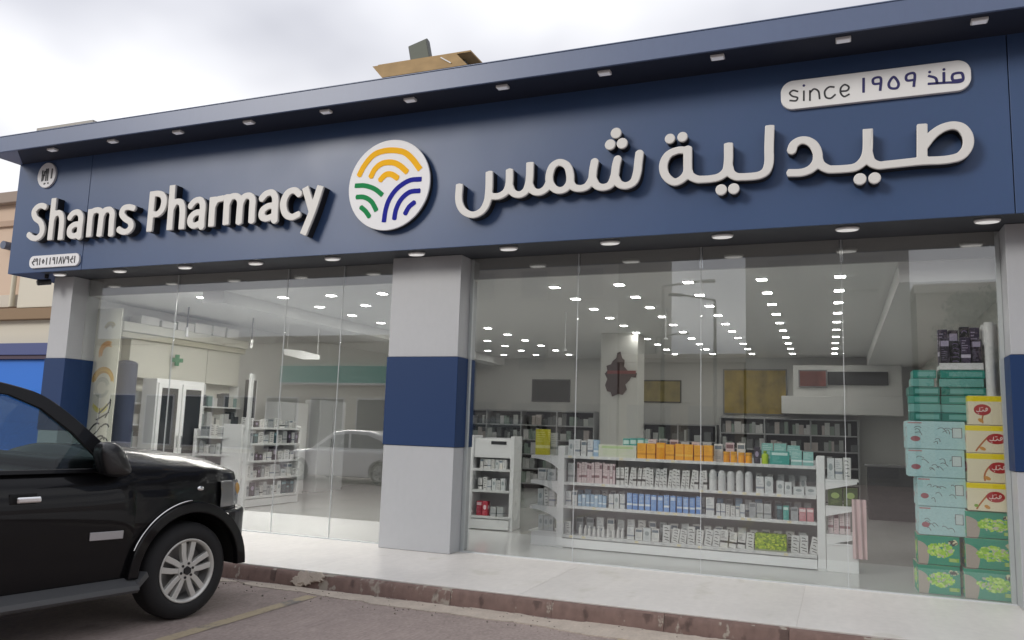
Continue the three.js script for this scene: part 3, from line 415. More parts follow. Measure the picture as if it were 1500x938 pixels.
const tallG = lathe([[0, 0], [0.44, 0], [0.5, 0.04], [0.5, 0.78], [0.4, 0.92], [0.22, 0.98], [0, 1]]), tallCap = lathe([[0, 0.8], [0.515, 0.8], [0.515, 0.82], [0, 0.82]]);
function pack(x, y, z, w, h, d, mat, label, group, o = {}) { const m = mesh(o.name || 'product_box', packGeo, mat); m.scale.set(w, h, d); m.position.set(x, y + 0.001, z); m.rotation.set(0, o.turn || 0, o.lean || 0); tag(m, label, o.category || 'product box', group); return m; }
function vessel(kind, x, y, z, w, h, mat, label, group, cm = capMat) {
  const [g, c] = kind === 'jar' ? [jarG, jarCap] : kind === 'tall' ? [tallG, tallCap] : [bottleG, bottleCap];
  const t = thing(kind === 'jar' ? 'jar' : 'bottle', label, kind === 'jar' ? 'jar' : 'bottle', [x, y + 0.001, z], rr(-0.4, 0.4), group);
  mesh('body', g, mat, t).scale.set(w, h, w); mesh('cap', c, cm, t).scale.set(w, h, w); return t;
}
// row of packs from xa to xb along a shelf
function row(xa, xb, y, z, w, h, d, mats, label, group, o = {}) { let x = xa; while (x + w * 0.9 < xb) { const ww = w * rr(0.94, 1.04), hh = h * rr(o.hv || 0.95, 1.05); if (o.vessel) vessel(o.vessel, x + ww / 2, y, z + rr(-0.015, 0.015), ww * 0.92, hh, pick(mats), label, group, o.cap); else pack(x + ww / 2, y, z + rr(-0.012, 0.012), ww * 0.93, hh, d, pick(mats), label, group, { turn: rr(-0.05, 0.05) * (o.mess || 1), lean: o.lean ? rr(-o.lean, o.lean * 0.2) : 0 }); x += ww + (o.gap || 0.004); } }
const tagGeo = new THREE.BoxGeometry(0.045, 0.026, 0.002), tagMats = [std([0.8, 0.8, 0.78], 0.5), std([0.62, 0.63, 0.64], 0.5), std([0.8, 0.72, 0.5], 0.5)];
// shelving unit builder; runs along local x, front towards local +z
function gondola(label, pos, turn, w, hgt, depth, shelves, o = {}) {
  const t = thing('shelf_unit', label, 'shelf unit', pos, turn);
  mesh('back_panel', box(-w / 2, w / 2, 0.12, hgt, -depth, -depth + 0.02), M.shelfBack, t);
  mesh('plinth', box(-w / 2, w / 2, 0.01, shelves[0] - 0.045, -depth + 0.02, 0.02, 0.006), M.shelf, t);
  for (const s of [-1, 1]) mesh('upright', box(s * (w / 2 + 0.02) - 0.03, s * (w / 2 + 0.02) + 0.03, 0, hgt + 0.03, -depth - 0.01, o.full ? 0 : -depth + 0.06, 0.006), M.shelf, t);
  shelves.forEach((y, i) => { const sf = mesh('shelf', box(-w / 2, w / 2, y - 0.028, y, -depth + 0.02, i ? 0 : 0.03, 0.004), M.shelf, t); mesh('price_rail', box(-w / 2, w / 2, y - 0.032, y + 0.006, (i ? 0 : 0.03) + 0.0005, (i ? 0 : 0.03) + 0.007, 0.002), M.whiteMetal, sf); if (o.tags) { let x = -w / 2 + rr(0.02, 0.1); while (x < w / 2 - 0.06) { const tg = mesh('price_tag', tagGeo, tagMats[Math.floor(rnd() * 3)], sf); tg.position.set(x, y - 0.013, (i ? 0 : 0.03) + 0.008); x += rr(0.07, 0.2); } } });
  return t;
}
{
  // --- front gondola in the right window ---
  const gz = -1.35, y4 = 0.165, y3 = 0.535, y2 = 0.835, y1 = 1.178;
  gondola('long white shelf unit full of packs behind the right shop window', [-1.81, 0, gz], 0, 3.1, 1.24, 0.42, [y4, y3, y2, y1], { tags: true });
  const X = px => -3.367 + (px - 826) / 118.9;
  const zr = gz - 0.1;
  // right and left posts at the window side
  for (const [x, l] of [[-3.4, 'left'], [-0.21, 'right']]) { const t = thing('shelf_post', `white upright end panel at the ${l} end of the long front shelf unit`, 'end panel', [x, 0, gz]); mesh('panel', box(-0.045, 0.045, 0, 1.3, -0.4, 0.015, 0.006), M.shelf, t); mesh('foot', box(-0.05, 0.05, 0, 0.03, -0.42, 0.02), M.whiteMetal, t); }
  const g1 = 'top shelf goods', g2 = 'second shelf goods', g3 = 'third shelf goods', g4 = 'bottom shelf goods';
  row(X(831), X(880), y1, zr, 0.075, 0.21, 0.07, [...G.sky, ...G.white], 'pale blue and white pack at the left end of the top shelf', g1, { gap: 0.012 });
  pack(X(910), y1, zr, 0.5, 0.16, 0.1, printed('#d3d6c4', '#b9d29a', 1, 31), 'long pale display tray on the top shelf left of the orange boxes', undefined, { name: 'display_tray', category: 'tray' });
  row(X(913), X(958), y1, zr - 0.16, 0.09, 0.25, 0.06, G.teal, 'teal box standing behind the pale display tray', g1);
  row(X(941), X(1066), y1, zr + 0.02, 0.118, 0.2, 0.08, G.orange, 'orange box in the row along the middle of the top shelf', g1);
  row(X(953), X(1110), y1, zr - 0.14, 0.11, 0.25, 0.07, [...G.white, ...G.pink, ...G.grey], 'pale box standing behind the orange boxes on the top shelf', g1, { gap: 0.03, hv: 0.85 });
  row(X(1068), X(1110), y1, zr + 0.02, 0.085, 0.13, 0.07, G.orange, 'small orange pot right of the orange boxes on the top shelf', g1, { vessel: 'jar', cap: std([0.8, 0.4, 0.03], 0.5) });
  pack(X(1116), y1, zr + 0.02, 0.07, 0.2, 0.05, G.dark[1], 'dark purple pack right of the orange pots on the top shelf');
  vessel('bottle', X(1127), y1, zr + 0.02, 0.08, 0.16, std([0.45, 0.62, 0.02], 0.4), 'lime green bottle next to the teal packs on the top shelf', undefined, std([0.3, 0.45, 0.02], 0.4));
  row(X(1133), X(1162), y1, zr + 0.01, 0.23, 0.16, 0.1, [G.teal[0]], 'wide teal pack on the top shelf right of the lime bottle', g1);
  row(X(1162), X(1195), y1, zr + 0.01, 0.13, 0.17, 0.1, [G.teal[1]], 'light teal pack at the right end of the top shelf', g1);
  row(X(1120), X(1190), y1, zr - 0.16, 0.15, 0.24, 0.08, G.teal, 'mint pack standing behind the teal packs at the right end', g1);
  // second shelf
  row(X(830), X(842), y2, zr, 0.1, 0.24, 0.08, G.grey, 'grey pack at the left end of the second shelf', g2);
  row(X(845), X(908), y2, zr, 0.034, 0.26, 0.06, G.pink, 'slim pinkish pack in the tight row on the second shelf', g2, { gap: 0.001 });
  row(X(908), X(1046), y2, zr, 0.05, 0.225, 0.045, G.bold, 'white tube pack with black print leaning on the second shelf', g2, { gap: 0.006, lean: 0.16 });
  row(X(1048), X(1112), y2, zr + 0.02, 0.1, 0.245, 0.07, [std([0.72, 0.73, 0.73], 0.4), std([0.66, 0.67, 0.68], 0.4)], 'tall white round topped bottle on the second shelf', g2, { vessel: 'tall', gap: 0.006 });
  row(X(1114), X(1141), y2, zr + 0.02, 0.1, 0.2, 0.07, G.white, 'white box right of the tall bottles on the second shelf', g2);
  row(X(1142), X(1164), y2, zr + 0.02, 0.09, 0.15, 0.07, G.white, 'short white box near the right end of the second shelf', g2);
  row(X(1165), X(1195), y2, zr + 0.02, 0.125, 0.1, 0.09, G.white, 'low flat white box at the right end of the second shelf', g2);
  row(X(850), X(1190), y2, zr - 0.2, 0.08, 0.22, 0.07, [...G.white, ...G.grey], 'pale pack in the back row of the second shelf', g2, { gap: 0.05 });
  // third shelf
  row(X(828), X(846), y3, zr, 0.075, 0.19, 0.06, G.white, 'white pack at the left end of the third shelf', g3);
  row(X(848), X(896), y3, zr, 0.052, 0.15, 0.06, G.sky, 'pale blue pack on the third shelf left of the bright blue packs', g3);
  row(X(897), X(924), y3, zr, 0.07, 0.175, 0.06, G.white, 'white pack on the third shelf between the pale and bright blue packs', g3);
  row(X(925), X(1041), y3, zr, 0.068, 0.2, 0.06, G.blue, 'bright blue pack in the middle of the third shelf', g3, { gap: 0.012 });
  row(X(1043), X(1057), y3, zr, 0.11, 0.21, 0.06, G.white, 'white pack right of the bright blue packs on the third shelf', g3);
  row(X(1058), X(1104), y3, zr, 0.055, 0.16, 0.05, [...G.white, ...G.grey], 'small whitish pack near the middle right of the third shelf', g3, { hv: 0.75 });
  row(X(1104), X(1141), y3, zr, 0.085, 0.175, 0.06, G.grey, 'grey pack on the third shelf left of the dark teal packs', g3);
  row(X(1142), X(1160), y3, zr, 0.07, 0.17, 0.06, [G.dark[0], G.teal[0]], 'dark teal pack near the right end of the third shelf', g3);
  row(X(1161), X(1196), y3, zr, 0.085, 0.15, 0.06, [G.rose[0], G.grey[0], G.rose[0]], 'rose or grey pack at the right end of the third shelf', g3);
  row(X(840), X(1190), y3, zr - 0.16, 0.085, 0.2, 0.07, [...G.white, ...G.grey, ...G.sky], 'pale pack in the back row of the third shelf', g3, { gap: 0.03 });
  row(X(840), X(1190), y4, zr - 0.15, 0.1, 0.22, 0.07, [...G.white, ...G.grey], 'pale pack in the back row of the bottom shelf', g4, { gap: 0.04 });
  // bottom shelf
  row(X(828), X(845), y4, zr + 0.02, 0.08, 0.17, 0.07, G.white, 'white pack at the left end of the bottom shelf', g4);
  row(X(850), X(926), y4, zr + 0.02, 0.05, 0.13, 0.05, [std([0.72, 0.72, 0.71], 0.4)], 'small white bottle in the left row of the bottom shelf', g4, { vessel: 'bottle', gap: 0.012 });
  row(X(927), X(976), y4, zr + 0.02, 0.1, 0.15, 0.08, G.white, 'white box right of the small bottles on the bottom shelf', g4, { hv: 0.75 });
  row(X(980), X(1112), y4, zr + 0.02, 0.095, 0.2, 0.035, G.bold, 'white pack with black print leaning on the bottom shelf', g4, { lean: 0.2, gap: 0.006, hv: 0.85 });
  row(X(1160), X(1197), y4, zr + 0.02, 0.1, 0.2, 0.035, G.bold, 'white pack with black print at the right end of the bottom shelf', g4, { lean: 0.25 });
  {
    const t = thing('lime_pack', 'lime green leafy printed pack on the bottom shelf', 'product pack', [X(1134), y4, zr + 0.02]);
    mesh('wrapper', new RoundedBoxGeometry(0.36, 0.2, 0.12, 2, 0.015).translate(0, 0.101, 0), std([1, 1, 1], 0.4, { map: canvasTex(128, 96, (c, w, h) => { c.fillStyle = '#7a9a1c'; c.fillRect(0, 0, w, h); let q = 99; const r = () => (q = (q * 16807) % 2147483647) / 2147483647; for (let i = 0; i < 260; i++) { c.fillStyle = pick(['#a8c220', '#5c7a14', '#c9d83e', '#8fb01a']); c.beginPath(); c.ellipse(r() * w, r() * h, 2 + r() * 6, 2 + r() * 4, r() * 3, 0, 7); c.fill(); } }) }), t);
    mesh('band', box(-0.181, 0.181, 0.002, 0.02, -0.061, 0.061), std([0.3, 0.34, 0.2], 0.5), t);
  }
  // left end cap with bracket shelves
  const le = thing('end_shelf', 'white bracket shelves on the left end of the long front shelf unit', 'end shelf', [-3.445, 0, gz]);
  const brk = new THREE.Shape(); brk.moveTo(0, 0); brk.lineTo(-0.38, 0); brk.lineTo(-0.38, -0.02); brk.quadraticCurveTo(-0.12, -0.03, 0, -0.15); brk.lineTo(0, 0);
  for (const y of [1.15, 0.82, 0.49]) { mesh('shelf', box(-0.38, 0, y, y + 0.02, -0.38, 0), M.shelf, le); for (const z of [-0.38, -0.02]) mesh('bracket', metreUV(new THREE.ExtrudeGeometry(brk, { depth: 0.018, bevelEnabled: false }).translate(0, y - 0.001, z)), M.shelf, le); }
  mesh('plinth', box(-0.36, 0, 0.0, 0.17, -0.38, -0.01, 0.006), M.shelf, le); mesh('lip', box(-0.39, 0, 0.171, 0.19, -0.39, 0.0, 0.004), M.shelf, le);
  pack(-3.7, 1.171, gz - 0.1, 0.17, 0.34, 0.12, G.yellow[0], 'tall yellow box on the top left end shelf of the front unit');
  row(-3.62, -3.46, 1.171, gz - 0.22, 0.09, 0.3, 0.08, G.grey, 'grey box beside the tall yellow box', 'end shelf goods');
  row(-3.75, -3.46, 0.841, gz - 0.12, 0.13, 0.15, 0.1, G.white, 'white pack on the second left end shelf', 'end shelf goods');
  row(-3.75, -3.46, 0.511, gz - 0.12, 0.08, 0.22, 0.08, [...G.grey, ...G.white], 'greyish pack on the third left end shelf', 'end shelf goods');
  row(-3.73, -3.46, 0.191, gz - 0.12, 0.07, 0.19, 0.08, [...G.grey, ...G.white], 'greyish pack on the low left end shelf', 'end shelf goods');
  // right end cap
  const re = thing('end_shelf', 'white end shelves on the right end of the long front shelf unit', 'end shelf', [-0.16, 0, gz]);
  for (const y of [1.02, 0.72, 0.4]) { mesh('shelf', box(0, 0.36, y, y + 0.02, -0.36, 0.02, 0.004), M.shelf, re); mesh('bracket', metreUV(new THREE.ExtrudeGeometry(new THREE.Shape([new THREE.Vector2(0, 0), new THREE.Vector2(0.34, 0), new THREE.Vector2(0.34, -0.02), new THREE.Vector2(0, -0.1)]), { depth: 0.018, bevelEnabled: false }).translate(0, y - 0.001, 0)), M.shelf, re); }
  mesh('plinth', box(0, 0.34, 0, 0.3, -0.36, 0.02, 0.006), M.shelf, re); mesh('lip', box(0, 0.35, 0.301, 0.32, -0.37, 0.03, 0.004), M.shelf, re);
  row(-0.14, 0.2, 1.041, gz - 0.06, 0.085, 0.24, 0.08, G.white, 'white box on the top right end shelf', 'right end goods');
  row(-0.14, 0.19, 0.741, gz - 0.06, 0.16, 0.2, 0.1, [printed('#5f7a36', '#a9bd6c', 1, 41), printed('#43582c', '#9db46a', 2, 42)], 'green pack on the second right end shelf', 'right end goods');
  row(-0.14, 0.1, 0.421, gz - 0.08, 0.06, 0.24, 0.06, G.pink, 'pink pack on the third right end shelf', 'right end goods');
  { const g = new THREE.PlaneGeometry(0.15, 0.66, 18, 20); const p = g.attributes.position; for (let i = 0; i < p.count; i++) p.setZ(i, 0.016 * Math.sin(p.getX(i) * 95 + p.getY(i) * 2) + 0.02 * fbm(p.getX(i) * 9, p.getY(i) * 4, 2)); g.computeVertexNormals(); const back = g.clone().translate(0, 0, -0.012); const m = mesh('pink_bag', merge([g.toNonIndexed(), back.toNonIndexed()]), std([0.7, 0.53, 0.54], 0.8, { side: THREE.DoubleSide })); m.position.set(0.195, 0.5, gz + 0.05); tag(m, 'pale pink cloth bag hanging from the right end of the front shelf unit', 'bag'); }
  // --- small unit left of it ---
  const sg = gondola('small white shelf unit behind the left edge of the right window', [-4.86, 0, -2.42], 0.12, 0.6, 1.36, 0.45, [0.2, 0.58, 0.895], { full: true });
  mesh('header', box(-0.3, 0.3, 1.06, 1.34, -0.44, -0.02, 0.01), M.shelf, sg); mesh('slot', box(-0.02, 0.22, 1.26, 1.31, -0.021, -0.016), M.black, sg);
  row(-5.08, -4.6, 0.895, -2.52, 0.06, 0.14, 0.06, [...G.white, ...G.bold], 'white pack on the upper shelf of the small unit', 'small unit goods');
  row(-5.1, -4.6, 0.58, -2.52, 0.07, 0.18, 0.06, [...G.white, ...G.grey, ...G.bold], 'pale pack on the middle shelf of the small unit', 'small unit goods', { hv: 0.8 });
  row(-5.1, -4.88, 0.2, -2.5, 0.09, 0.22, 0.08, G.red, 'crimson pack on the bottom shelf of the small unit', 'small unit goods');
  row(-4.87, -4.6, 0.2, -2.5, 0.1, 0.14, 0.08, G.grey, 'grey pack on the bottom shelf of the small unit', 'small unit goods');
  // --- unit seen past the left edge of the middle pillar ---
  gondola('white shelf unit with red packs at the right edge of the left window', [-5.85, 0, -1.7], 0, 0.66, 1.1, 0.4, [0.12, 0.42, 0.74], {});
  row(-6.17, -5.6, 0.74, -1.82, 0.12, 0.25, 0.1, G.red, 'red pack on the upper shelf beside the middle pillar', 'goods beside the middle pillar');
  row(-6.17, -5.6, 0.42, -1.82, 0.1, 0.22, 0.1, G.dark, 'dark pack on the middle shelf beside the middle pillar', 'goods beside the middle pillar');
  pack(-6.05, 0.12, -1.75, 0.3, 0.2, 0.2, G.white[2], 'wide white carton on the low shelf beside the middle pillar');

  // --- boxes stacked inside the right end of the window ---
  const carton = (x0, x1, y0, y1, mat, label, group, z = -0.42, d = 0.4, turn = 0) => { const w = x1 - x0, h = y1 - y0; const m = mesh('carton', (() => { const g = new RoundedBoxGeometry(w, h - 0.004, d, 2, 0.008).toNonIndexed(); const p = g.attributes.position, n = g.attributes.normal, uv = new Float32Array(p.count * 2); for (let i = 0; i < p.count; i++) { const s = Math.abs(n.getX(i)) > 0.7, t = Math.abs(n.getY(i)) > 0.7; uv[2 * i] = s ? p.getZ(i) / d + 0.5 : p.getX(i) / w + 0.5; uv[2 * i + 1] = t ? 0.02 : p.getY(i) / h + 0.5; } g.setAttribute('uv', new THREE.BufferAttribute(uv, 2)); return g; })(), mat); m.position.set((x0 + x1) / 2, (y0 + y1) / 2, z - d / 2); m.rotation.y = turn; return tag(m, label, 'carton', group); };
  const leafy = s => std([1, 1, 1], 0.5, { map: canvasTex(192, 160, (c, w, h) => { let q = s * 331 + 7; const r = () => (q = (q * 16807) % 2147483647) / 2147483647; c.fillStyle = '#0f9a7c'; c.fillRect(0, 0, w, h); c.fillStyle = '#b4a79c'; c.beginPath(); c.moveTo(0, h * 0.2); c.bezierCurveTo(60, h * 0.3, 60, h * 0.6, 44, h); c.lineTo(0, h); c.fill(); const blot = (x, y, R0, cols, n) => { for (let i = 0; i < n; i++) { const a = r() * 7, k = Math.sqrt(r()) * R0; c.fillStyle = cols[Math.floor(r() * cols.length)]; c.beginPath(); c.ellipse(x + Math.cos(a) * k * 1.25, y + Math.sin(a) * k * 0.8, 3 + r() * 9, 2 + r() * 7, r() * 3, 0, 7); c.fill(); } }; blot(104, 78, 46, ['#a8dc30', '#bce84a', '#8fca2c', '#d2f07a', '#c4c4b0'], 170); blot(162, 36, 14, ['#cfc9a8', '#3b3024', '#e0d9b0'], 24); c.fillStyle = '#8dbf3c'; c.fillRect(140, 118, 46, 20); c.fillStyle = '#cfe08c'; for (let i = 0; i < 3; i++) c.fillRect(144, 121 + i * 6, 22 + r() * 16, 3); }) });
  carton(1.115, 1.585, 0, 0.29, leafy(1), 'green leafy carton at the bottom of the right hand box stack', undefined, -0.4, 0.42);
  carton(1.135, 1.59, 0.29, 0.585, leafy(2), 'green leafy carton in the middle of the right hand box stack', undefined, -0.4, 0.42);
  carton(1.15, 1.595, 0.585, 0.845, leafy(3), 'green leafy carton under the yellow lidded boxes', undefined, -0.41, 0.42);
  carton(0.705, 1.085, 0, 0.285, leafy(4), 'green leafy carton on the floor at the left of the box stack', undefined, -0.46, 0.42, 0.03);
  carton(0.72, 1.1, 0.285, 0.575, leafy(5), 'green leafy carton under the pale blue cartons', undefined, -0.46, 0.42, -0.02);
  const pale = s => std([1, 1, 1], 0.6, { map: canvasTex(192, 128, (c, w, h) => { let q = s * 77 + 5; const r = () => (q = (q * 16807) % 2147483647) / 2147483647; c.fillStyle = '#b4d8da'; c.fillRect(0, 0, w, h); for (let i = 0; i < 400; i++) { c.fillStyle = r() > 0.5 ? '#bfdfe0' : '#a6cbce'; c.fillRect(r() * w, r() * h, 6, 2); } c.fillStyle = '#b98a8c'; c.fillRect(4, 6, 46, 6); c.strokeStyle = '#5d4b4c'; c.lineWidth = 2; for (let i = 0; i < 9; i++) { c.beginPath(); const x = 20 + r() * 150, y = 30 + r() * 70; c.moveTo(x, y); c.quadraticCurveTo(x + r() * 20, y - 14, x + 12 + r() * 14, y + r() * 16); c.stroke(); } c.fillStyle = '#a5656c'; c.beginPath(); c.ellipse(28, 82, 16, 12, 0, 0, 7); c.fill(); c.fillStyle = '#cfdcdc'; c.fillRect(150, 30, 30, 44); c.strokeRect(150, 30, 30, 44); }) });
  carton(0.735, 1.16, 0.575, 0.86, pale(1), 'pale blue carton, lowest of its four in the stack', undefined, -0.45, 0.4);
  carton(0.73, 1.17, 0.86, 1.15, pale(2), 'pale blue carton, second from the bottom of its four', undefined, -0.45, 0.4, 0.015);
  carton(0.655, 1.175, 1.15, 1.435, pale(3), 'pale blue carton, third from the bottom of its four', undefined, -0.45, 0.4, -0.02);
  carton(0.65, 1.185, 1.435, 1.72, pale(4), 'pale blue carton on top of its four, under the teal packs', undefined, -0.45, 0.4, 0.01);
  const yl = s => std([1, 1, 1], 0.5, { map: canvasTex(192, 128, (c, w, h) => { c.fillStyle = '#f0e6c8'; c.fillRect(0, 0, w, h); c.fillStyle = '#fae21c'; c.fillRect(0, 0, w, 26); c.strokeStyle = '#bd6a2c'; c.lineWidth = 7; c.beginPath(); c.moveTo(40 + 30 * (s % 2), 120); c.quadraticCurveTo(60, 90, 92, 56); c.stroke(); c.fillStyle = '#b51f24'; c.beginPath(); c.ellipse(130 - 60 * (s === 1), 62, 42, 24, 0, 0, 7); c.fill(); c.strokeStyle = '#f3e8e2'; c.lineWidth = 4; { const o = -60 * (s === 1); c.beginPath(); c.moveTo(100 + o, 66); c.quadraticCurveTo(106 + o, 74, 116 + o, 68); c.lineTo(118 + o, 52); c.moveTo(118 + o, 68); c.quadraticCurveTo(128 + o, 74, 134 + o, 60); c.moveTo(134 + o, 64); c.quadraticCurveTo(142 + o, 72, 152 + o, 64); c.quadraticCurveTo(160 + o, 56, 150 + o, 54); c.quadraticCurveTo(144 + o, 58, 150 + o, 66); c.stroke(); c.fillStyle = '#f3e8e2'; for (const x of [124, 130, 108]) c.fillRect(x + o, x === 108 ? 76 : 50, 4, 4); } c.fillStyle = '#d9963a'; c.beginPath(); c.ellipse(50 + 10 * s, 108, 14, 8, 0.4, 0, 7); c.fill(); if (s === 4) { c.fillStyle = '#86b03a'; c.beginPath(); c.ellipse(40, 104, 10, 7, 0, 0, 7); c.fill(); } }) });
  [[1.175, 1.535, 0.848, 1.125, 4], [1.18, 1.585, 1.125, 1.415, 3], [1.185, 1.575, 1.415, 1.69, 2], [1.205, 1.55, 1.69, 1.985, 1]].forEach(([a, b, c, d, s]) => carton(a, b, c, d, yl(s), ['yellow lidded carton on top of its stack, red mark at left', 'yellow lidded carton, second from the top of its stack', 'yellow lidded carton, third from the top of its stack', 'yellow lidded carton at the bottom of its stack with a green spot'][s - 1], undefined, -0.38, 0.38, 0.02 * (s % 2 ? 1 : -1)));
  const tl = [std([0.02, 0.2, 0.16], 0.45), std([0.16, 0.42, 0.38], 0.45), std([0.03, 0.27, 0.22], 0.45)];
  let n = 0; for (const [xa, xb, zz, k] of [[0.68, 0.97, -0.6, 6], [0.975, 1.38, -0.62, 6]]) for (let i = 0; i < k; i++) { const y = 1.722 + i * 0.088; const t = thing('teal_pack', `flat teal pack in the ${xa < 0.8 ? 'left' : 'right'} pile on the pale blue cartons`, 'product pack', [(xa + xb) / 2 + rr(-0.012, 0.012), y, zz], rr(-0.04, 0.04), 'teal packs on the cartons'); const w = (xb - xa) * (xa < 0.8 && i > 3 ? 0.75 : 1); mesh('box', new RoundedBoxGeometry(w, 0.084, 0.26, 2, 0.006).translate(0, 0.042, 0), tl[n++ % 3], t); mesh('side_label', box(-w * 0.3, w * 0.44, 0.02, 0.066, 0.1305, 0.132), tl[1], t); }
  const violet = [printed('#2a2033', '#a9a0b8', 1, 51), printed('#1c1822', '#6d5f80', 3, 52), printed('#3a2d48', '#c9c2d2', 0, 53)];
  const tr = thing('bottle_tray', 'white tray of dark violet packs on top of the teal packs', 'tray', [1.18, 2.251, -0.62]); mesh('base', box(-0.2, 0.2, 0, 0.05, -0.13, 0.13, 0.006), M.white, tr); mesh('rim', box(-0.2, 0.2, 0.051, 0.07, 0.12, 0.13), M.white, tr);
  for (let i = 0; i < 4; i++) for (let k = 0; k < 2; k++) pack(1.035 + i * 0.098 + rr(-0.008, 0.008), 2.302, -0.56 - k * 0.11, 0.088, 0.27 + 0.13 * k + rr(-0.03, 0.04), 0.08, violet[(i + k * 2) % 3], 'dark violet pack in the tray on top of the box stack', 'dark packs on the box stack', { turn: rr(-0.12, 0.12) });
  for (let i = 0; i < 3; i++) { const b = mesh('white_tube', new THREE.CylinderGeometry(0.045, 0.045, 0.75, 20).translate(0, 0.375, 0), M.white); b.position.set(1.44 + 0.05 * (i % 2), 1.987, -0.5 - 0.1 * i); tag(b, 'white tube standing beside the dark violet packs at the right end of the window', 'tube', 'white tubes by the right pillar'); }
}
// --- left part of the shop ---
{
  // wall shelving along the left wall, front towards +x
  const t = thing('wall_shelving', 'cream wall shelving with header panels along the left wall of the shop', 'wall shelving', [-11, 0, 0]);
  const cream = std([0.66, 0.65, 0.58], 0.6);
  mesh('back_panel', box(-0.22, -0.2, 0, 3.06, -4.0, -0.7), cream, t);
  for (let k = 0; k < 3; k++) { const z1 = -1.2 - 0.9 * k; mesh('header_panel', box(-0.2, 0, 2.16, 2.8, z1 - 0.89, z1, 0.006), cream, t); mesh('upright', box(-0.2, 0.01, 0, 2.15, z1 - 0.91, z1 - 0.88), M.shelf, t); for (const y of [0.2, 0.6, 1.0, 1.38, 1.74]) mesh('shelf', box(-0.2, 0.1, y - 0.025, y, z1 - 0.878, z1 - 0.01, 0.003), M.shelf, t); }
  mesh('cornice', box(-0.2, 0.14, 2.9, 3.06, -3.95, -0.9, 0.02), cream, t); mesh('cornice_step', box(-0.2, 0.07, 2.802, 2.899, -3.95, -0.95, 0.01), std([0.55, 0.53, 0.43], 0.6), t);
  // cartons on the cornice
  let z = -1.25; const cl = ['first', 'second', 'third', 'fourth', 'fifth', 'sixth']; for (let k = 0; k < 6; k++) { const d = rr(0.3, 0.44), h = rr(0.1, 0.2); const m = mesh('carton', new RoundedBoxGeometry(0.26, h, d, 1, 0.006).translate(0, h / 2, 0), std([0.7, 0.69, 0.66], 0.7)); m.position.set(-11.0, 3.061, z - d / 2); tag(m, `white carton on top of the left wall shelving, ${cl[k]} from the window`, 'carton', 'cartons on the wall shelving'); z -= d + rr(0.01, 0.06); }
  // goods on the shelves, too many and too small to tell apart
  const gs = []; for (let k = 0; k < 3; k++) { const z1 = -1.22 - 0.9 * k; for (const y of [0.2, 0.6, 1.0, 1.38, 1.74]) { let zz = z1 - 0.02; while (zz > z1 - 0.82) { const w = rr(0.05, 0.14), h = rr(0.1, 0.28); const c = pick([[0.6, 0.6, 0.6], [0.62, 0.62, 0.58], [0.12, 0.13, 0.14], [0.35, 0.38, 0.38], [0.5, 0.52, 0.5], [0.06, 0.07, 0.08], [0.3, 0.4, 0.38]]); gs.push(paint(new THREE.BoxGeometry(0.16, h, w * 0.94).translate(-0.02, y + h / 2 + 0.001, zz - w / 2), ...c)); zz -= w; } } }
  const s = mesh('shelved_goods', mergeGeometries(gs), std([1, 1, 1], 0.55, { vertexColors: true })); s.position.set(-11, 0, 0); s.userData = { kind: 'stuff', label: 'small packs crowded on the left wall shelving', category: 'goods' };
  // cabinet with dark glass doors, near the window
  const cb = thing('glass_cabinet', 'white cabinet with two dark glass doors near the left wall', 'cabinet', [-10.85, 0, -1.95], Math.PI / 2);
  mesh('carcass', box(-0.55, 0.55, 0, 2.15, -0.02, 0.3, 0.01), M.shelf, cb); for (const s2 of [-1, 1]) { const d = mesh('door', box(s2 * 0.27 - 0.25, s2 * 0.27 + 0.25, 0.08, 2.08, 0.301, 0.325, 0.004), M.shelf, cb); mesh('pane', box(s2 * 0.27 - 0.18, s2 * 0.27 + 0.18, s2 > 0 ? 0.9 : 0.2, 2.0, 0.326, 0.33), phys([0.03, 0.035, 0.04], 0.1), d); mesh('handle', box(s2 * 0.05 - 0.012, s2 * 0.05 + 0.012, 1.0, 1.2, 0.326, 0.35), M.chrome, d); }
  // navy column
  const nc = thing('navy_column', 'navy rounded column inside the left window beside the art panel', 'column', [-10.93, 0, -1.1]); mesh('shaft', new THREE.CylinderGeometry(0.17, 0.17, 2.36, 28).translate(0, 1.18, 0), std([0.05, 0.065, 0.12], 0.35), nc); mesh('cap', new THREE.SphereGeometry(0.17, 28, 10, 0, 7, 0, Math.PI / 2).scale(1, 0.4, 1).translate(0, 2.361, 0), std([0.05, 0.065, 0.12], 0.35), nc);
  // green cross
  const gc = thing('green_cross', 'small green pharmacy cross hanging in front of the left wall panels', 'cross sign', [-10.9, 2.52, -2.15], Math.PI / 2 - 0.5); gc.scale.setScalar(0.72); const gm = std([0.012, 0.22, 0.09], 0.4); mesh('bar', box(-0.14, 0.14, -0.05, 0.05, -0.02, 0.02, 0.006), gm, gc); mesh('upright', box(-0.05, 0.05, -0.14, 0.14, -0.021, 0.021, 0.006), gm, gc); mesh('arm', box(-0.01, 0.01, -0.01, 0.01, -0.2, -0.022), M.black, gc);
  // painted art panel behind the glass
  const ap = thing('art_panel', 'cream panel with orange brush marks and black strokes at the left pillar', 'panel', [-10.82, 0, -0.5]);
  mesh('board', box(-0.2, 0.34, 0.02, 3.2, -0.02, 0.0), std([0.62, 0.62, 0.54], 0.7), ap);
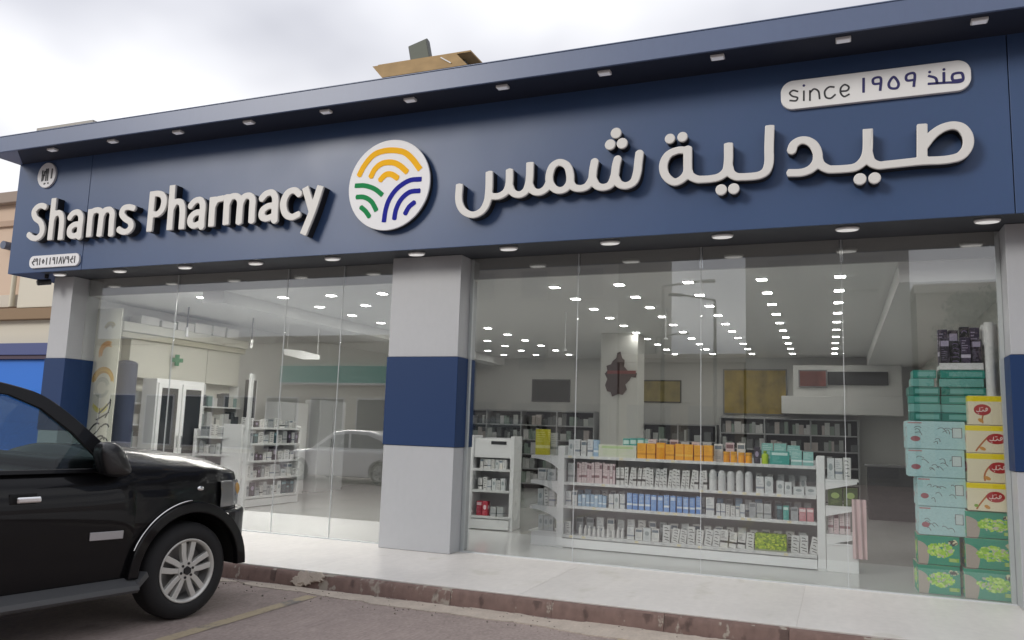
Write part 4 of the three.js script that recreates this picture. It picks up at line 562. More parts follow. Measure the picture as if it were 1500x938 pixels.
  mesh('print', metreUVplane(0.52, 3.1, 0.07, 1.6, 0.002), std([1, 1, 1], 0.7, { map: canvasTex(256, 1536, (c, w, h) => {
    c.fillStyle = '#cdcdbd'; c.fillRect(0, 0, w, h); c.lineCap = 'round'; let q = 4242; const r = () => (q = (q * 16807) % 2147483647) / 2147483647;
    const brush = (x, y, R0, a0, a1, col, n) => { for (let i = 0; i < n; i++) { c.strokeStyle = col[Math.floor(r() * col.length)]; c.globalAlpha = 0.25 + 0.5 * r(); c.lineWidth = 2 + r() * 9; const d = (r() - 0.5) * 26; c.beginPath(); c.arc(x + (r() - 0.5) * 16, y + (r() - 0.5) * 20, Math.max(4, R0 + d), a0 + r() * 0.4, a1 - r() * 0.5); c.stroke(); } c.globalAlpha = 1; };
    brush(150, 150, 50, 3.4, 5.8, ['#8f8a72', '#a59c6c'], 14); brush(150, 330, 74, 2.8, 5.2, ['#c88a3c', '#d59a3e', '#b8742c'], 34); brush(128, 560, 100, 3.2, 6.2, ['#c59a3a', '#cfae4a', '#b8842e'], 44); brush(120, 600, 66, 0.3, 6, ['#b9bcae', '#a9ada0'], 20); brush(130, 700, 80, 0.4, 2.8, ['#c7bb3e', '#d4cb5a'], 26);
    c.strokeStyle = '#181a18'; for (const [a, b, x1, y1, x2, y2, lw] of [[20, 960, 90, 860, 130, 880, 14], [30, 1000, 120, 950, 150, 900, 10], [120, 800, 200, 740, 230, 700, 13], [225, 690, 240, 760, 190, 830, 12], [100, 850, 170, 820, 220, 790, 12], [160, 900, 210, 860, 235, 900, 12], [90, 1010, 180, 940, 200, 1000, 13], [150, 1010, 200, 960, 235, 1010, 11], [110, 1130, 150, 1080, 210, 1110, 13], [200, 1120, 235, 1160, 220, 1210, 12], [60, 1250, 130, 1180, 190, 1260, 12], [120, 760, 130, 830, 110, 870, 6]]) { c.lineWidth = lw; c.beginPath(); c.moveTo(a, b); c.quadraticCurveTo(x1, y1, x2, y2); c.stroke(); } }) }), ap);
  function metreUVplane(w, h, x, y, z) { return new THREE.PlaneGeometry(w, h).translate(x, y, z); }
  // white shelf units in the left window
  gondola('white shelf unit standing end on in the left window, crowded with pale packs', [-9.55, 0, -3.24], Math.PI / 2, 1.6, 1.4, 0.4, [0.18, 0.5, 0.8, 1.1, 1.38], { full: true });
  const lv = { 0.18: 'lowest', 0.5: 'second lowest', 0.8: 'middle', 1.1: 'second highest', 1.38: 'top', 0.55: 'second', 0.9: 'third', 1.2: 'top' };
  for (const y of [0.18, 0.5, 0.8, 1.1, 1.38]) { let z2 = -2.52; while (z2 > -3.95) { const w = rr(0.07, 0.16), h = y > 1.3 ? rr(0.1, 0.2) : rr(0.12, 0.24); const m = pack(-9.64, y, z2 - w / 2, 0.1, h, w * 0.92, pick([...G.white, ...G.grey, ...G.bold, ...G.dark]), `pack on the ${lv[y]} shelf of the crowded white unit in the left window`, 'goods on the crowded unit'); z2 -= w + rr(0, 0.03); } }
  gondola('low white shelf unit with small packs behind the front of the black car', [-10.0, 0, -2.35], 0.25, 0.85, 1.3, 0.4, [0.18, 0.55, 0.9, 1.2], { full: true });
  for (const y of [0.18, 0.55, 0.9, 1.2]) { let x = -10.38; while (x < -9.68) { const w = rr(0.07, 0.14); pack(x + w / 2, y, -2.45 - (x + 10) * 0.25, w * 0.92, rr(0.12, 0.24), 0.1, pick([...G.white, ...G.grey, ...G.dark]), `small pack on the ${lv[y]} shelf of the low unit behind the black car`, 'goods behind the car'); x += w + rr(0, 0.03); } }
  const po = thing('door_post', 'slim white post with a dark panel inside the left window', 'post', [-9.35, 0, -2.3]); mesh('post', box(-0.03, 0.03, 0, 2.3, -0.03, 0.03, 0.006), M.whiteMetal, po); mesh('foot', box(-0.06, 0.06, 0, 0.02, -0.06, 0.06), M.whiteMetal, po);
  const dp = thing('dark_panel', 'dark narrow panel on the wall behind the white post', 'panel', [-10.86, 0, -4.1]); mesh('panel', box(-0.02, 0.02, 0.6, 2.3, -0.14, 0.14), M.darkGrey, dp); mesh('trim', box(-0.02, 0.03, 0.58, 2.32, -0.16, -0.141), M.shelf, dp);
  for (const [x, z2, w2, h2, l] of [[-10.6, -5.2, 0.9, 1.9, 'tall white cabinet against the left wall behind the crowded unit'], [-10.6, -6.6, 1.0, 2.0, 'tall white cabinet against the left wall, far from the window']]) { const c2 = thing('white_cabinet', l, 'cabinet', [x, 0, z2], Math.PI / 2); mesh('carcass', box(-w2 / 2, w2 / 2, 0, h2, -0.4, 0, 0.01), M.shelf, c2); for (const s2 of [-1, 1]) { const d2 = mesh('door', box(s2 * w2 / 4 - w2 / 4 + 0.006, s2 * w2 / 4 + w2 / 4 - 0.006, 0.06, h2 - 0.03, 0.001, 0.02, 0.004), M.shelf, c2); mesh('handle', box(s2 * 0.04 - 0.01, s2 * 0.04 + 0.01, 0.95, 1.15, 0.021, 0.04), M.chrome, d2); } }
  const hs = thing('hanging_sign', 'plain white board hanging from the ceiling in the left window', 'hanging sign', [-9.6, 0, -4]);
  mesh('board', (() => { const s2 = new THREE.Shape([[-0.46, 2.91], [-0.4, 2.79], [0.05, 2.7], [0.42, 2.7], [0.42, 2.78], [0, 2.87]].map(q => new THREE.Vector2(...q))); return metreUV(new THREE.ExtrudeGeometry(s2, { depth: 0.03, bevelEnabled: false })); })(), M.shelf, hs); for (const x of [-0.35, 0.36]) mesh('hanger', rod([x, 2.78, 0.015], [x, 3.378, 0.015], 0.006, 6), M.whiteMetal, hs);
  for (const [x, z2, h, l] of [[-10.2, -1.6, 0.35, 'short lamp rod hanging from the ceiling near the art panel'], [-10.0, -3.0, 0.4, 'lamp rod hanging from the ceiling above the wall cartons']]) { const g = thing('hanging_rod', l, 'rod', [x, 3.378 - h, z2]); mesh('rod', rod([0, 0, 0], [0, h, 0], 0.012, 8), M.darkGrey, g); mesh('socket', rod([0, -0.16, 0], [0, 0.001, 0], 0.025, 10), M.white, g); }
  for (const [x, z2, h] of [[-4.0, -3.2, 0.6], [-2.4, -3.2, 0.45]]) { const g = thing('hanging_rod', x < -3 ? 'white hanging rod left of the shop column' : 'white hanging rod right of the shop column', 'rod', [x, 3.378 - h, z2]); mesh('rod', rod([0, 0, 0], [0, h, 0], 0.008, 8), M.whiteMetal, g); mesh('end', rod([0, -0.02, 0], [0, 0.01, 0], 0.03, 10), M.whiteMetal, g); }
}
// --- back of the shop ---
{
  const col = thing('shop_column', 'pale square column in the middle of the shop', 'column', [-3.84, 0, -6.2]); mesh('shaft', box(-0.36, 0.36, 0, 3.379, -0.36, 0.2, 0.01), std([0.6, 0.6, 0.57], 0.7), col); mesh('skirting', box(-0.37, 0.37, 0.001, 0.12, -0.37, 0.21), M.greyDark, col);
  // maroon cut-out sign on it
  const mp = thing('maroon_sign', 'ragged maroon cut out sign fixed to the shop column', 'wall sign', [-3.84, 0, -5.995]);
  const ms = new THREE.Shape([[0.03, 3.02], [-0.03, 3.0], [-0.05, 2.9], [-0.12, 2.84], [-0.15, 2.78], [-0.24, 2.75], [-0.22, 2.66], [-0.27, 2.6], [-0.22, 2.5], [-0.26, 2.38], [-0.22, 2.27], [-0.15, 2.25], [-0.12, 2.17], [0.0, 2.22], [0.08, 2.2], [0.16, 2.31], [0.13, 2.4], [0.2, 2.47], [0.24, 2.54], [0.33, 2.53], [0.35, 2.61], [0.27, 2.66], [0.18, 2.65], [0.1, 2.74], [0.11, 2.86], [0.06, 2.9]].map(q => new THREE.Vector2(...q)));
  mesh('board', metreUV(new THREE.ExtrudeGeometry(ms, { depth: 0.02, bevelEnabled: false })), std([1, 1, 1], 0.5, { map: tex(256, 256, (u, v) => { const k = 1 + 0.7 * tn(u, v, 14, 3, 4); return [0.055 * k, 0.03 * k, 0.032 * k]; }, true, 1.5) }), mp); mesh('stripe', box(-0.22, 0.33, 2.6, 2.66, 0.021, 0.026), std([0.2, 0.025, 0.03], 0.5), mp);
  // shelving on the back wall
  let bi = 0;
  for (const [x0, x1, top, nsh] of [[-10.6, -5.7, 2.0, 5], [-5.4, -2.7, 1.75, 4], [-2.6, 0.4, 1.95, 5]]) {
    const t = thing('back_shelving', ['grey shelving of packs on the back wall left of the column', 'grey shelving of packs on the back wall behind the column', 'dark shelving on the back wall under the yellow picture'][bi++], 'shelving', [0, 0, -11.18]);
    mesh('back_panel', box(x0, x1, 0, top, 0, 0.02), M.darkGrey, t); const st = (top - 0.15) / nsh; const gs = [];
    for (let k = 0; k <= nsh; k++) mesh('shelf', box(x0, x1, 0.12 + k * st, 0.15 + k * st, 0.021, 0.4, 0.004), M.backShelfDimmed, t);
    for (let x = x0; x <= x1 + 0.01; x += (x1 - x0) / Math.round((x1 - x0) / 1)) mesh('upright', box(x - 0.015, x + 0.015, 0, top + 0.01, 0.021, 0.41), M.backShelfDimmed, t);
    for (let k = 0; k < nsh; k++) { let x = x0 + 0.04; while (x < x1 - 0.15) { const w = rr(0.05, 0.17), h = rr(0.14, st - 0.08); if (rnd() > 0.15) gs.push(paint(new THREE.BoxGeometry(w * 0.93, h, 0.22).translate(x + w / 2, 0.151 + k * st + h / 2, 0.24), ...pick([[0.5, 0.5, 0.5], [0.3, 0.32, 0.31], [0.12, 0.13, 0.13], [0.42, 0.44, 0.42], [0.06, 0.07, 0.07], [0.2, 0.26, 0.22], [0.4, 0.36, 0.34]]))); x += w; } }
    const s = mesh('shelved_goods', mergeGeometries(gs), std([1, 1, 1], 0.55, { vertexColors: true })); s.position.set(0, 0, -11.18); s.userData = { kind: 'stuff', label: ['small packs on the back shelving left of the column', 'small packs on the back shelving behind the column', 'small packs on the back shelving under the yellow picture'][bi - 1], category: 'goods' };
  }
  const flat = (n, label, cat, x0, x1, y0, y1, m, fm, z = -11.19) => { const t = thing(n, label, cat, [(x0 + x1) / 2, y0, z]); const w = (x1 - x0) / 2, h = y1 - y0; mesh('frame', box(-w - 0.03, w + 0.03, -0.03, h + 0.03, 0, 0.03, 0.006), fm, t); mesh('face', box(-w, w, 0, h, 0.0305, 0.036), m, t); };
  const mott = (a, b, c, s) => std([1, 1, 1], 0.4, { map: tex(256, 256, (u, v) => { const k = 1 + 0.9 * tn(u, v, 6, s, 4); return [a * k, b * k, c * k]; }, true, 0.6) });
  flat('wall_picture', 'large yellow ochre picture on the back wall right of the column', 'picture', -2.55, -1.14, 2.05, 3.08, mott(0.3, 0.21, 0.03, 3), M.greyDark);
  flat('wall_picture', 'yellow ochre picture with a dark edge just right of the column', 'picture', -4.55, -3.62, 2.3, 2.8, mott(0.24, 0.19, 0.05, 9), M.black);
  flat('wall_screen', 'dark screen on the back wall at the left of the right window', 'screen', -7.5, -6.5, 2.27, 2.8, phys([0.02, 0.022, 0.022], 0.25), M.darkGrey);
  flat('wall_sign', 'red and brown sign on the back wall near the black sign strip', 'wall sign', -0.8, -0.25, 2.68, 3.02, mott(0.16, 0.04, 0.03, 5), M.greyDark, -10.6);
  flat('wall_sign', 'long black sign strip on the back wall right of the red sign', 'wall sign', -0.18, 1.0, 2.74, 2.98, phys([0.012, 0.013, 0.013], 0.3), M.black, -10.6);
  const ct = thing('dispensary_front', 'pale boxed bulkhead over the dispensary at the back right', 'bulkhead', [0, 0, -11.18]); mesh('front', box(-1.2, 1.3, 2.05, 2.45, 0, 0.7, 0.01), M.wall, ct); mesh('upper', box(-0.95, 1.3, 2.451, 3.159, 0, 0.55, 0.01), M.wall, ct);
  const cu = thing('sales_counter', 'dark sales counter at the far end of the right aisle', 'counter', [0.95, 0, -8.6]); mesh('front', box(-0.45, 0.7, 0, 1.0, -0.3, 0.2, 0.01), M.darkGrey, cu); mesh('top', box(-0.5, 0.75, 1.001, 1.04, -0.35, 0.26, 0.006), M.greyDark, cu);
}
// ---------- vehicles ----------
const loftCar = (st, zc, nSide, nTop) => { // st: [x, half, yb, ys, yc]; returns {geo, at, side}
  const at = x => { let i = 0; while (i < st.length - 2 && x < st[i + 1][0]) i++; const a = st[i], b = st[i + 1], t = clamp((a[0] - x) / (a[0] - b[0])), s = t * t * (3 - 2 * t) * 0.5 + t * 0.5; return a.map((v, k) => k ? v + (b[k] - v) * s : x); };
  const f = (y, yb, ys) => y < 0.8 ? 1 - 0.004 - 0.036 * Math.pow((0.8 - y) / (0.8 - yb), 2) + 0.004 * sst(0.74, 0.8, y) + 0.006 * sst(0.52, 0.47, y) : 1 - 0.075 * Math.pow((y - 0.8) / Math.max(0.05, ys - 0.8), 4);
  const side = (x, y) => { const [, h, yb, ys] = at(x); return zc + h * f(clamp(y, yb, ys), yb, ys); };
  const ring = x => { const [, h, yb, ys, yc] = at(x), r = [[0, yb]]; for (let i = 0; i <= nSide; i++) { const y = yb + (ys - yb) * i / nSide; r.push([h * f(y, yb, ys), y]); } const zm = h * f(ys, yb, ys); for (let i = 1; i <= nTop; i++) { const z = zm * (1 - i / nTop); r.push([z, ys + (yc - ys) * (1 - Math.pow(z / zm, 2.6))]); } const l = r.slice(1, -1).reverse().map(q => [-q[0], q[1]]); return r.concat(l); };
  const xs = []; const x0 = st[0][0], x1 = st[st.length - 1][0]; for (let i = 0; i <= 90; i++) { const t = i / 90; xs.push(x0 + (x1 - x0) * t); } for (let i = 1; i < 8; i++) xs.push(x0 + (xs[1] - x0) * i / 8, xs[1] + (xs[2] - xs[1]) * i / 8); xs.sort((a, b) => b - a);
  const rings = xs.map(ring), n = rings[0].length, pos = [], idx = [];
  rings.forEach((r, i) => r.forEach(q => pos.push(xs[i], q[1], zc + q[0])));
  for (let i = 0; i + 1 < rings.length; i++) for (let k = 0; k < n; k++) { const a = i * n + k, b = i * n + (k + 1) % n, c = a + n, d = b + n; idx.push(a, b, c, b, d, c); }
  const cap = (i, flip) => { const y = rings[i].reduce((s, q) => s + q[1], 0) / n; pos.push(xs[i], y, zc); const c = pos.length / 3 - 1; for (let k = 0; k < n; k++) { const a = i * n + k, b = i * n + (k + 1) % n; flip ? idx.push(c, a, b) : idx.push(c, b, a); } };
  cap(0, false); cap(rings.length - 1, true);
  const g = new THREE.BufferGeometry(); g.setAttribute('position', new THREE.Float32BufferAttribute(pos, 3)); g.setIndex(idx); g.computeVertexNormals(); g.setAttribute('uv', new THREE.Float32BufferAttribute(new Float32Array(pos.length / 3 * 2), 2));
  return { geo: g, at, side };
};
function csgCut(geo, cutters) { const ev = new Evaluator(); ev.attributes = ['position', 'normal', 'uv']; ev.useGroups = false; let a = new Brush(geo); a.updateMatrixWorld(); for (const c of cutters) { const b = new Brush(c); b.updateMatrixWorld(); a = ev.evaluate(a, b, SUBTRACTION); a.updateMatrixWorld(); } return a.geometry; }
const arc = (cx, cy, r, a0, a1, z, tr, n = 40) => new THREE.TubeGeometry(new THREE.CatmullRomCurve3(Array.from({ length: n }, (_, i) => { const a = a0 + (a1 - a0) * i / (n - 1); return new THREE.Vector3(cx + r * Math.cos(a), cy + r * Math.sin(a), z); })), n, tr, 8).toNonIndexed();
const tyreMat = std([0.014, 0.014, 0.015], 0.78, { bumpMap: speck, bumpScale: 0.001 }), rimMat = std([0.62, 0.615, 0.58], 0.32, { metalness: 0.35 });
const carGlass = phys([0.5, 0.6, 0.6], 0, { transmission: 1, thickness: 0, ior: 1.6 });
function wheelAt(parent, x, y, z, R0, rim, W, out, sp = 5) {
  const w = new THREE.Group(); w.name = 'wheel'; w.position.set(x, y, z); if (out < 0) w.rotation.y = Math.PI; parent.add(w);
  const L = pts => new THREE.LatheGeometry(pts.map(q => new THREE.Vector2(q[0], q[1])), 56).rotateX(Math.PI / 2);
  mesh('tyre', L([[rim, -W], [R0 - 0.06, -W], [R0 - 0.012, -W + 0.04], [R0, -W * 0.7], [R0, -W * 0.28], [R0 - 0.012, -0.035], [R0 - 0.05, -0.006], [rim + 0.05, 0], [rim + 0.012, -0.008], [rim, -0.03], [rim, -W]]), tyreMat, w);
  mesh('rim', L([[rim + 0.004, -0.02], [rim + 0.004, -0.012], [rim - 0.008, -0.01], [rim - 0.022, -0.026], [rim - 0.024, -0.05], [rim - 0.012, -0.06], [rim + 0.004, -0.02]]), rimMat, w);
  mesh('barrel', L([[rim - 0.024, -0.05], [rim - 0.03, -W + 0.03], [0, -W + 0.04]]), std([0.28, 0.28, 0.275], 0.5, { metalness: 0.4, side: THREE.DoubleSide }), w);
  mesh('brake_disc', new THREE.CylinderGeometry(rim - 0.045, rim - 0.045, 0.02, 32).rotateX(Math.PI / 2).translate(0, 0, -0.14), std([0.3, 0.29, 0.28], 0.45, { metalness: 0.7 }), w);
  const spoke = s => { const sh2 = new THREE.Shape([[0.045, -0.016 + s * 0.014], [0.13, -0.019 + s * 0.036], [rim - 0.02, -0.021 + s * 0.05], [rim - 0.02, 0.021 + s * 0.05], [0.13, 0.019 + s * 0.036], [0.045, 0.016 + s * 0.014]].map(q => new THREE.Vector2(q[0], q[1]))); return new THREE.ExtrudeGeometry(sh2, { depth: 0.03, bevelEnabled: true, bevelSize: 0.004, bevelThickness: 0.005, bevelSegments: 2 }).translate(0, 0, -0.062); };
  const g1 = spoke(1), g2 = spoke(-1); for (let k = 0; k < sp; k++) for (const g of [g1, g2]) { const m = mesh('spoke', g, rimMat, w); m.rotation.z = k * 2 * Math.PI / sp + 0.3; }
  mesh('hub', new THREE.CylinderGeometry(0.078, 0.085, 0.045, 24).rotateX(Math.PI / 2).translate(0, 0, -0.045), rimMat, w); mesh('hub_cap', new THREE.CylinderGeometry(0.034, 0.036, 0.02, 6).rotateX(Math.PI / 2).translate(0, 0, -0.015), M.black, w);
  for (let k = 0; k < 6; k++) mesh('lug_recess', new THREE.CylinderGeometry(0.011, 0.011, 0.01, 10).rotateX(Math.PI / 2).translate(0.057 * Math.cos(k * 1.047 + 0.3), 0.057 * Math.sin(k * 1.047 + 0.3), -0.021), M.black, w);
}
{
  const carPaint = phys([0.004, 0.004, 0.005], 0.35, { specularIntensity: 0.25, clearcoat: 0.45, clearcoatRoughness: 0.03 });
  const trim = std([0.02, 0.02, 0.022], 0.45), seatM = std([0.05, 0.05, 0.052], 0.7), rub = std([0.008, 0.008, 0.008], 0.8);
  const car = thing('parked_car', 'black sport utility vehicle parked nose in at the kerb on the left', 'car', [-5.051, -0.15, 3.447], R(80));
  const zc = -0.97;
  const st = [[0.7, 0.5, 0.6, 1.1, 1.15], [0.66, 0.66, 0.56, 1.155, 1.22], [0.58, 0.79, 0.52, 1.18, 1.27], [0.46, 0.86, 0.48, 1.195, 1.305], [0.3, 0.91, 0.45, 1.208, 1.335], [0.1, 0.94, 0.42, 1.22, 1.36], [-0.3, 0.962, 0.38, 1.235, 1.395], [-0.7, 0.97, 0.36, 1.245, 1.41], [-0.85, 0.97, 0.36, 1.235, 1.25], [-2.2, 0.97, 0.36, 1.235, 1.25], [-3.6, 0.965, 0.38, 1.25, 1.26], [-3.95, 0.93, 0.44, 1.24, 1.25], [-4.05, 0.86, 0.52, 1.2, 1.21]];
  const L = loftCar(st, zc, 26, 12);
  const well = (x, r) => new THREE.CylinderGeometry(r, r, 0.42, 48).rotateX(Math.PI / 2).translate(x, 0.393, -0.16);
  const wellL = (x, r) => well(x, r).translate(0, 0, -1.62);
  const WB = -3.05;
  const body = csgCut(L.geo, [well(0, 0.5), wellL(0, 0.5), well(WB, 0.5), wellL(WB, 0.5)]);
  mesh('body', body, carPaint, car);
  mesh('underbody', box(-3.8, 0.4, 0.3, 0.6, -1.5, -0.42), rub, car);
  for (const x of [0, WB]) for (const s of [0, 1]) { const gz = s ? -1.94 : 0, k = s ? -1 : 1; const ln = mesh('wheel_well', new THREE.CylinderGeometry(0.495, 0.495, 0.36, 40, 1, true, 1.57, 3.14).rotateX(Math.PI / 2).translate(x, 0.393, gz - k * 0.19), new THREE.MeshStandardMaterial({ color: 0x050505, roughness: 0.9, side: THREE.DoubleSide }), car); 
    const rs = new THREE.Shape(); rs.absarc(0, 0, 0.55, 0.03, Math.PI - 0.03, false); rs.absarc(0, 0, 0.487, Math.PI - 0.03, 0.03, true); const fl = new THREE.ExtrudeGeometry(rs, { depth: 0.05, bevelEnabled: true, bevelSize: 0.012, bevelThickness: 0.012, bevelSegments: 3, curveSegments: 40 }).translate(x, 0.393, s ? gz - 0.028 : -0.03); mesh('wheel_arch', fl.toNonIndexed(), carPaint, car); wheelAt(car, x, 0.393, gz, 0.393, 0.256, 0.27, k); }
  mesh('arch_trim', arc(0, 0.393, 0.582, 1.65, 2.75, 0.034, 0.0055), M.chrome, car);
  // panel patch proud of the body
  const patch = (x0, x1, y0, y1, off, nx = 30, ny = 14, rake = 0) => { const pos = [], idx = []; for (let lay = 0; lay < 2; lay++) for (let i = 0; i <= nx; i++) for (let j = 0; j <= ny; j++) { const y = y0 + (y1 - y0) * j / ny, x = x0 + (x1 - x0) * i / nx + (i === 0 ? 0 : 0) + rake * (y - y0) * (i / nx); const e = (i === 0 || i === nx || j === 0 || j === ny) ? 0.004 : 0; pos.push(x, y, L.side(x, y) + (lay ? off - e : -0.01)); } const n = (nx + 1) * (ny + 1), at = (l, i, j) => l * n + i * (ny + 1) + j; for (let i = 0; i < nx; i++) for (let j = 0; j < ny; j++) idx.push(at(1, i, j), at(1, i + 1, j), at(1, i + 1, j + 1), at(1, i, j), at(1, i + 1, j + 1), at(1, i, j + 1)); const wall = (a, b, c, d) => idx.push(a, b, c, b, d, c); for (let i = 0; i < nx; i++) { wall(at(0, i, 0), at(0, i + 1, 0), at(1, i, 0), at(1, i + 1, 0)); wall(at(0, i + 1, ny), at(0, i, ny), at(1, i + 1, ny), at(1, i, ny)); } for (let j = 0; j < ny; j++) { wall(at(0, 0, j + 1), at(0, 0, j), at(1, 0, j + 1), at(1, 0, j)); wall(at(0, nx, j), at(0, nx, j + 1), at(1, nx, j), at(1, nx, j + 1)); } const g = new THREE.BufferGeometry(); g.setAttribute('position', new THREE.Float32BufferAttribute(pos, 3)); g.setIndex(idx); g.computeVertexNormals(); return toCreasedNormals(g, 0.6); };
  const mirrorZ = g => { const c = g.clone().applyMatrix4(new THREE.Matrix4().makeScale(1, 1, -1)).translate(0, 0, 2 * zc); const q = c.index ? c.toNonIndexed() : c; const a = q.attributes.position.array, nn = q.attributes.normal.array; for (let i = 0; i < a.length; i += 9) for (let k = 0; k < 3; k++) { let t = a[i + 3 + k]; a[i + 3 + k] = a[i + 6 + k]; a[i + 6 + k] = t; t = nn[i + 3 + k]; nn[i + 3 + k] = nn[i + 6 + k]; nn[i + 6 + k] = t; } return q; };
  const handleG = merge([new RoundedBoxGeometry(0.17, 0.045, 0.03, 3, 0.014).translate(0, 0, 0.04)]), cupG = new RoundedBoxGeometry(0.19, 0.075, 0.02, 3, 0.009);
  [[-1.82, -0.53, 'front'], [-3.0, -1.83, 'rear']].forEach(([a, b], i) => {
    const g = patch(b, a, i ? 0.62 : 0.44, 1.228, 0.006); const gg = (() => { const q = g; return q; })();
    for (const s of [0, 1]) { const d = mesh('door', s ? mirrorZ(gg) : gg, carPaint, car); const hx = a + (i ? 0.22 : 0.5 - 0.06), hz = L.side(hx, 1.05) + 0.006; const sg = q => s ? mirrorZ(q.index ? q.toNonIndexed() : q) : q; mesh('handle_recess', sg(cupG.clone().translate(hx - 0.02, 1.055, hz - 0.004)), rub, d); mesh('door_handle', sg(handleG.clone().translate(hx, 1.05, hz)), M.chrome, d); }
  });
  // belt moulding, side badge, body-side strip
  for (const s of [0, 1]) { const sg = q => s ? mirrorZ(q.index ? q.toNonIndexed() : q) : q; 
    mesh('belt_moulding', sg(bar([-0.9, 1.236, -0.075], [-3.7, 1.243, -0.075], 0.03, 0.018)), std([0.12, 0.12, 0.125], 0.35), car);
    mesh('side_badge', sg(new RoundedBoxGeometry(0.27, 0.062, 0.012, 2, 0.005).rotateZ(-0.02).translate(-0.76, 0.748, L.side(-0.76, 0.75) + 0.012)), std([0.45, 0.44, 0.45], 0.35, { metalness: 0.6 }), car);
    mesh('running_board', sg((() => { const sp = new THREE.Shape([[-0.1, 0.3], [0.07, 0.3], [0.095, 0.325], [0.085, 0.36], [-0.02, 0.405], [-0.1, 0.41]].map(q => new THREE.Vector2(q[0], q[1]))); const g = new THREE.ExtrudeGeometry(sp, { depth: 2.0, steps: 1, bevelEnabled: false }).toNonIndexed(); const m = new THREE.Matrix4().set(0, 0, -1, -0.5, 0, 1, 0, 0, 1, 0, 0, 0, 0, 0, 0, 1); g.applyMatrix4(m); g.computeVertexNormals(); return g; })()), std([0.075, 0.077, 0.08], 0.42), car);
    mesh('rocker_tip', sg(merge([bar([-0.52, 0.345, 0.02], [-0.41, 0.42, -0.02], 0.1, 0.05)])), std([0.075, 0.077, 0.08], 0.42), car);
    // mirror
    mesh('side_mirror', sg((() => { const g = new THREE.SphereGeometry(1, 22, 16); const p = g.attributes.position; for (let i = 0; i < p.count; i++) { let x = p.getX(i), y = p.getY(i), z = p.getZ(i); const q = v => Math.sign(v) * Math.pow(Math.abs(v), 0.62); x = q(x) * 0.12 * (1 - 0.3 * y); y = q(y) * 0.13; z = q(z) * 0.13; p.setXYZ(i, -0.8 + x * 0.95 + (z > 0 ? -0.05 * z / 0.13 : 0) - 0.04 * y / 0.1, 1.325 + y, 0.06 + z * 0.9); } g.computeVertexNormals(); return g.toNonIndexed(); })()), phys([0.008, 0.008, 0.009], 0.4, { clearcoat: 0.4 }), car);
    mesh('mirror_arm', sg(bar([-0.8, 1.25, -0.1], [-0.8, 1.24, 0.06], 0.12, 0.06)), std([0.025, 0.025, 0.027], 0.5), car);
    mesh('headlight', sg((() => { const pos = [], idx = [], n = 14; for (let i = 0; i <= n; i++) { const x = 0.3 + 0.3 * i / n; for (const [y, o] of [[0.88, 0], [0.895, 0.022], [1.0, 0.028], [1.1, 0.012], [1.115, 0]]) pos.push(x, y, L.side(x, Math.min(y, 1.0)) + o); } for (let i = 0; i < n; i++) for (let k = 0; k < 4; k++) { const a = i * 5 + k; idx.push(a, a + 5, a + 1, a + 1, a + 5, a + 6); } const g = new THREE.BufferGeometry(); g.setAttribute('position', new THREE.Float32BufferAttribute(pos, 3)); g.setIndex(idx); g.computeVertexNormals(); return g.toNonIndexed(); })()), phys([0.16, 0.16, 0.155], 0.12, { side: THREE.DoubleSide, clearcoat: 1 }), car);
    mesh('turn_signal', sg(new THREE.SphereGeometry(1, 16, 10).scale(0.035, 0.06, 0.03).translate(0.56, 1.03, L.side(0.56, 1.03) + 0.012).toNonIndexed()), phys([0.5, 0.28, 0.05], 0.2, { clearcoat: 1 }), car);
    mesh('fender_badge', sg(new THREE.SphereGeometry(1, 12, 8).scale(0.035, 0.022, 0.012).translate(0.08, 1.06, L.side(0.08, 1.06) + 0.004).toNonIndexed()), M.chrome, car);
  }
  // bumper
  const bs = new THREE.Shape(), F = i => 0.23 + 0.62 * Math.sqrt(1 - Math.pow(1 - Math.min(i, 0.6) / 0.6, 2)) + 0.05 * clamp((i - 0.5) / 0.47); bs.moveTo(0.2, -zc - 0.97 + 0.012); for (let k = 0; k <= 50; k++) { const i = 0.012 + (1.94 - 0.024) * k / 50, q = Math.min(i, 1.94 - i); bs.lineTo(F(q), i - 0); } bs.lineTo(0.2, 1.928);
  const bg = new THREE.ExtrudeGeometry(bs, { depth: 0.36, bevelEnabled: true, bevelSize: 0.03, bevelThickness: 0.04, bevelOffset: -0.03, bevelSegments: 4 }).rotateX(-Math.PI / 2).translate(0, 0.46, 0); // shape y -> -z
  bg.computeVertexNormals(); const bq = mergeVertices(bg); bq.computeVertexNormals();
  mesh('bumper', csgCut(bq.attributes.uv ? bq : metreUV(bq), [well(0, 0.5), wellL(0, 0.5)]), carPaint, car);
  mesh('grille', box(0.62, 0.71, 0.88, 1.05, -1.4, -0.54, 0.02), M.chrome, car); mesh('licence_plate', box(0.9, 0.925, 0.58, 0.7, -1.2, -0.74), M.white, car);
  mesh('rear_bumper', box(-4.16, -3.85, 0.45, 0.75, -1.86, -0.08, 0.06), carPaint, car);
  // cabin: side frames with window openings, leaning inwards
  const inset = y => 0.055 + (y - 1.235) * 0.3;
  const lean = g => { const p = g.attributes.position; for (let i = 0; i < p.count; i++) p.setZ(i, p.getZ(i) - inset(p.getY(i))); g.computeVertexNormals(); return g; };
  const V = a => a.map(q => new THREE.Vector2(q[0], q[1]));
  const outl = V([[-0.64, 1.225], [-0.72, 1.345], [-0.95, 1.565], [-1.2, 1.755], [-1.42, 1.835], [-1.75, 1.885], [-2.4, 1.915], [-3.3, 1.9], [-3.7, 1.86], [-3.88, 1.7], [-4.02, 1.225]]);
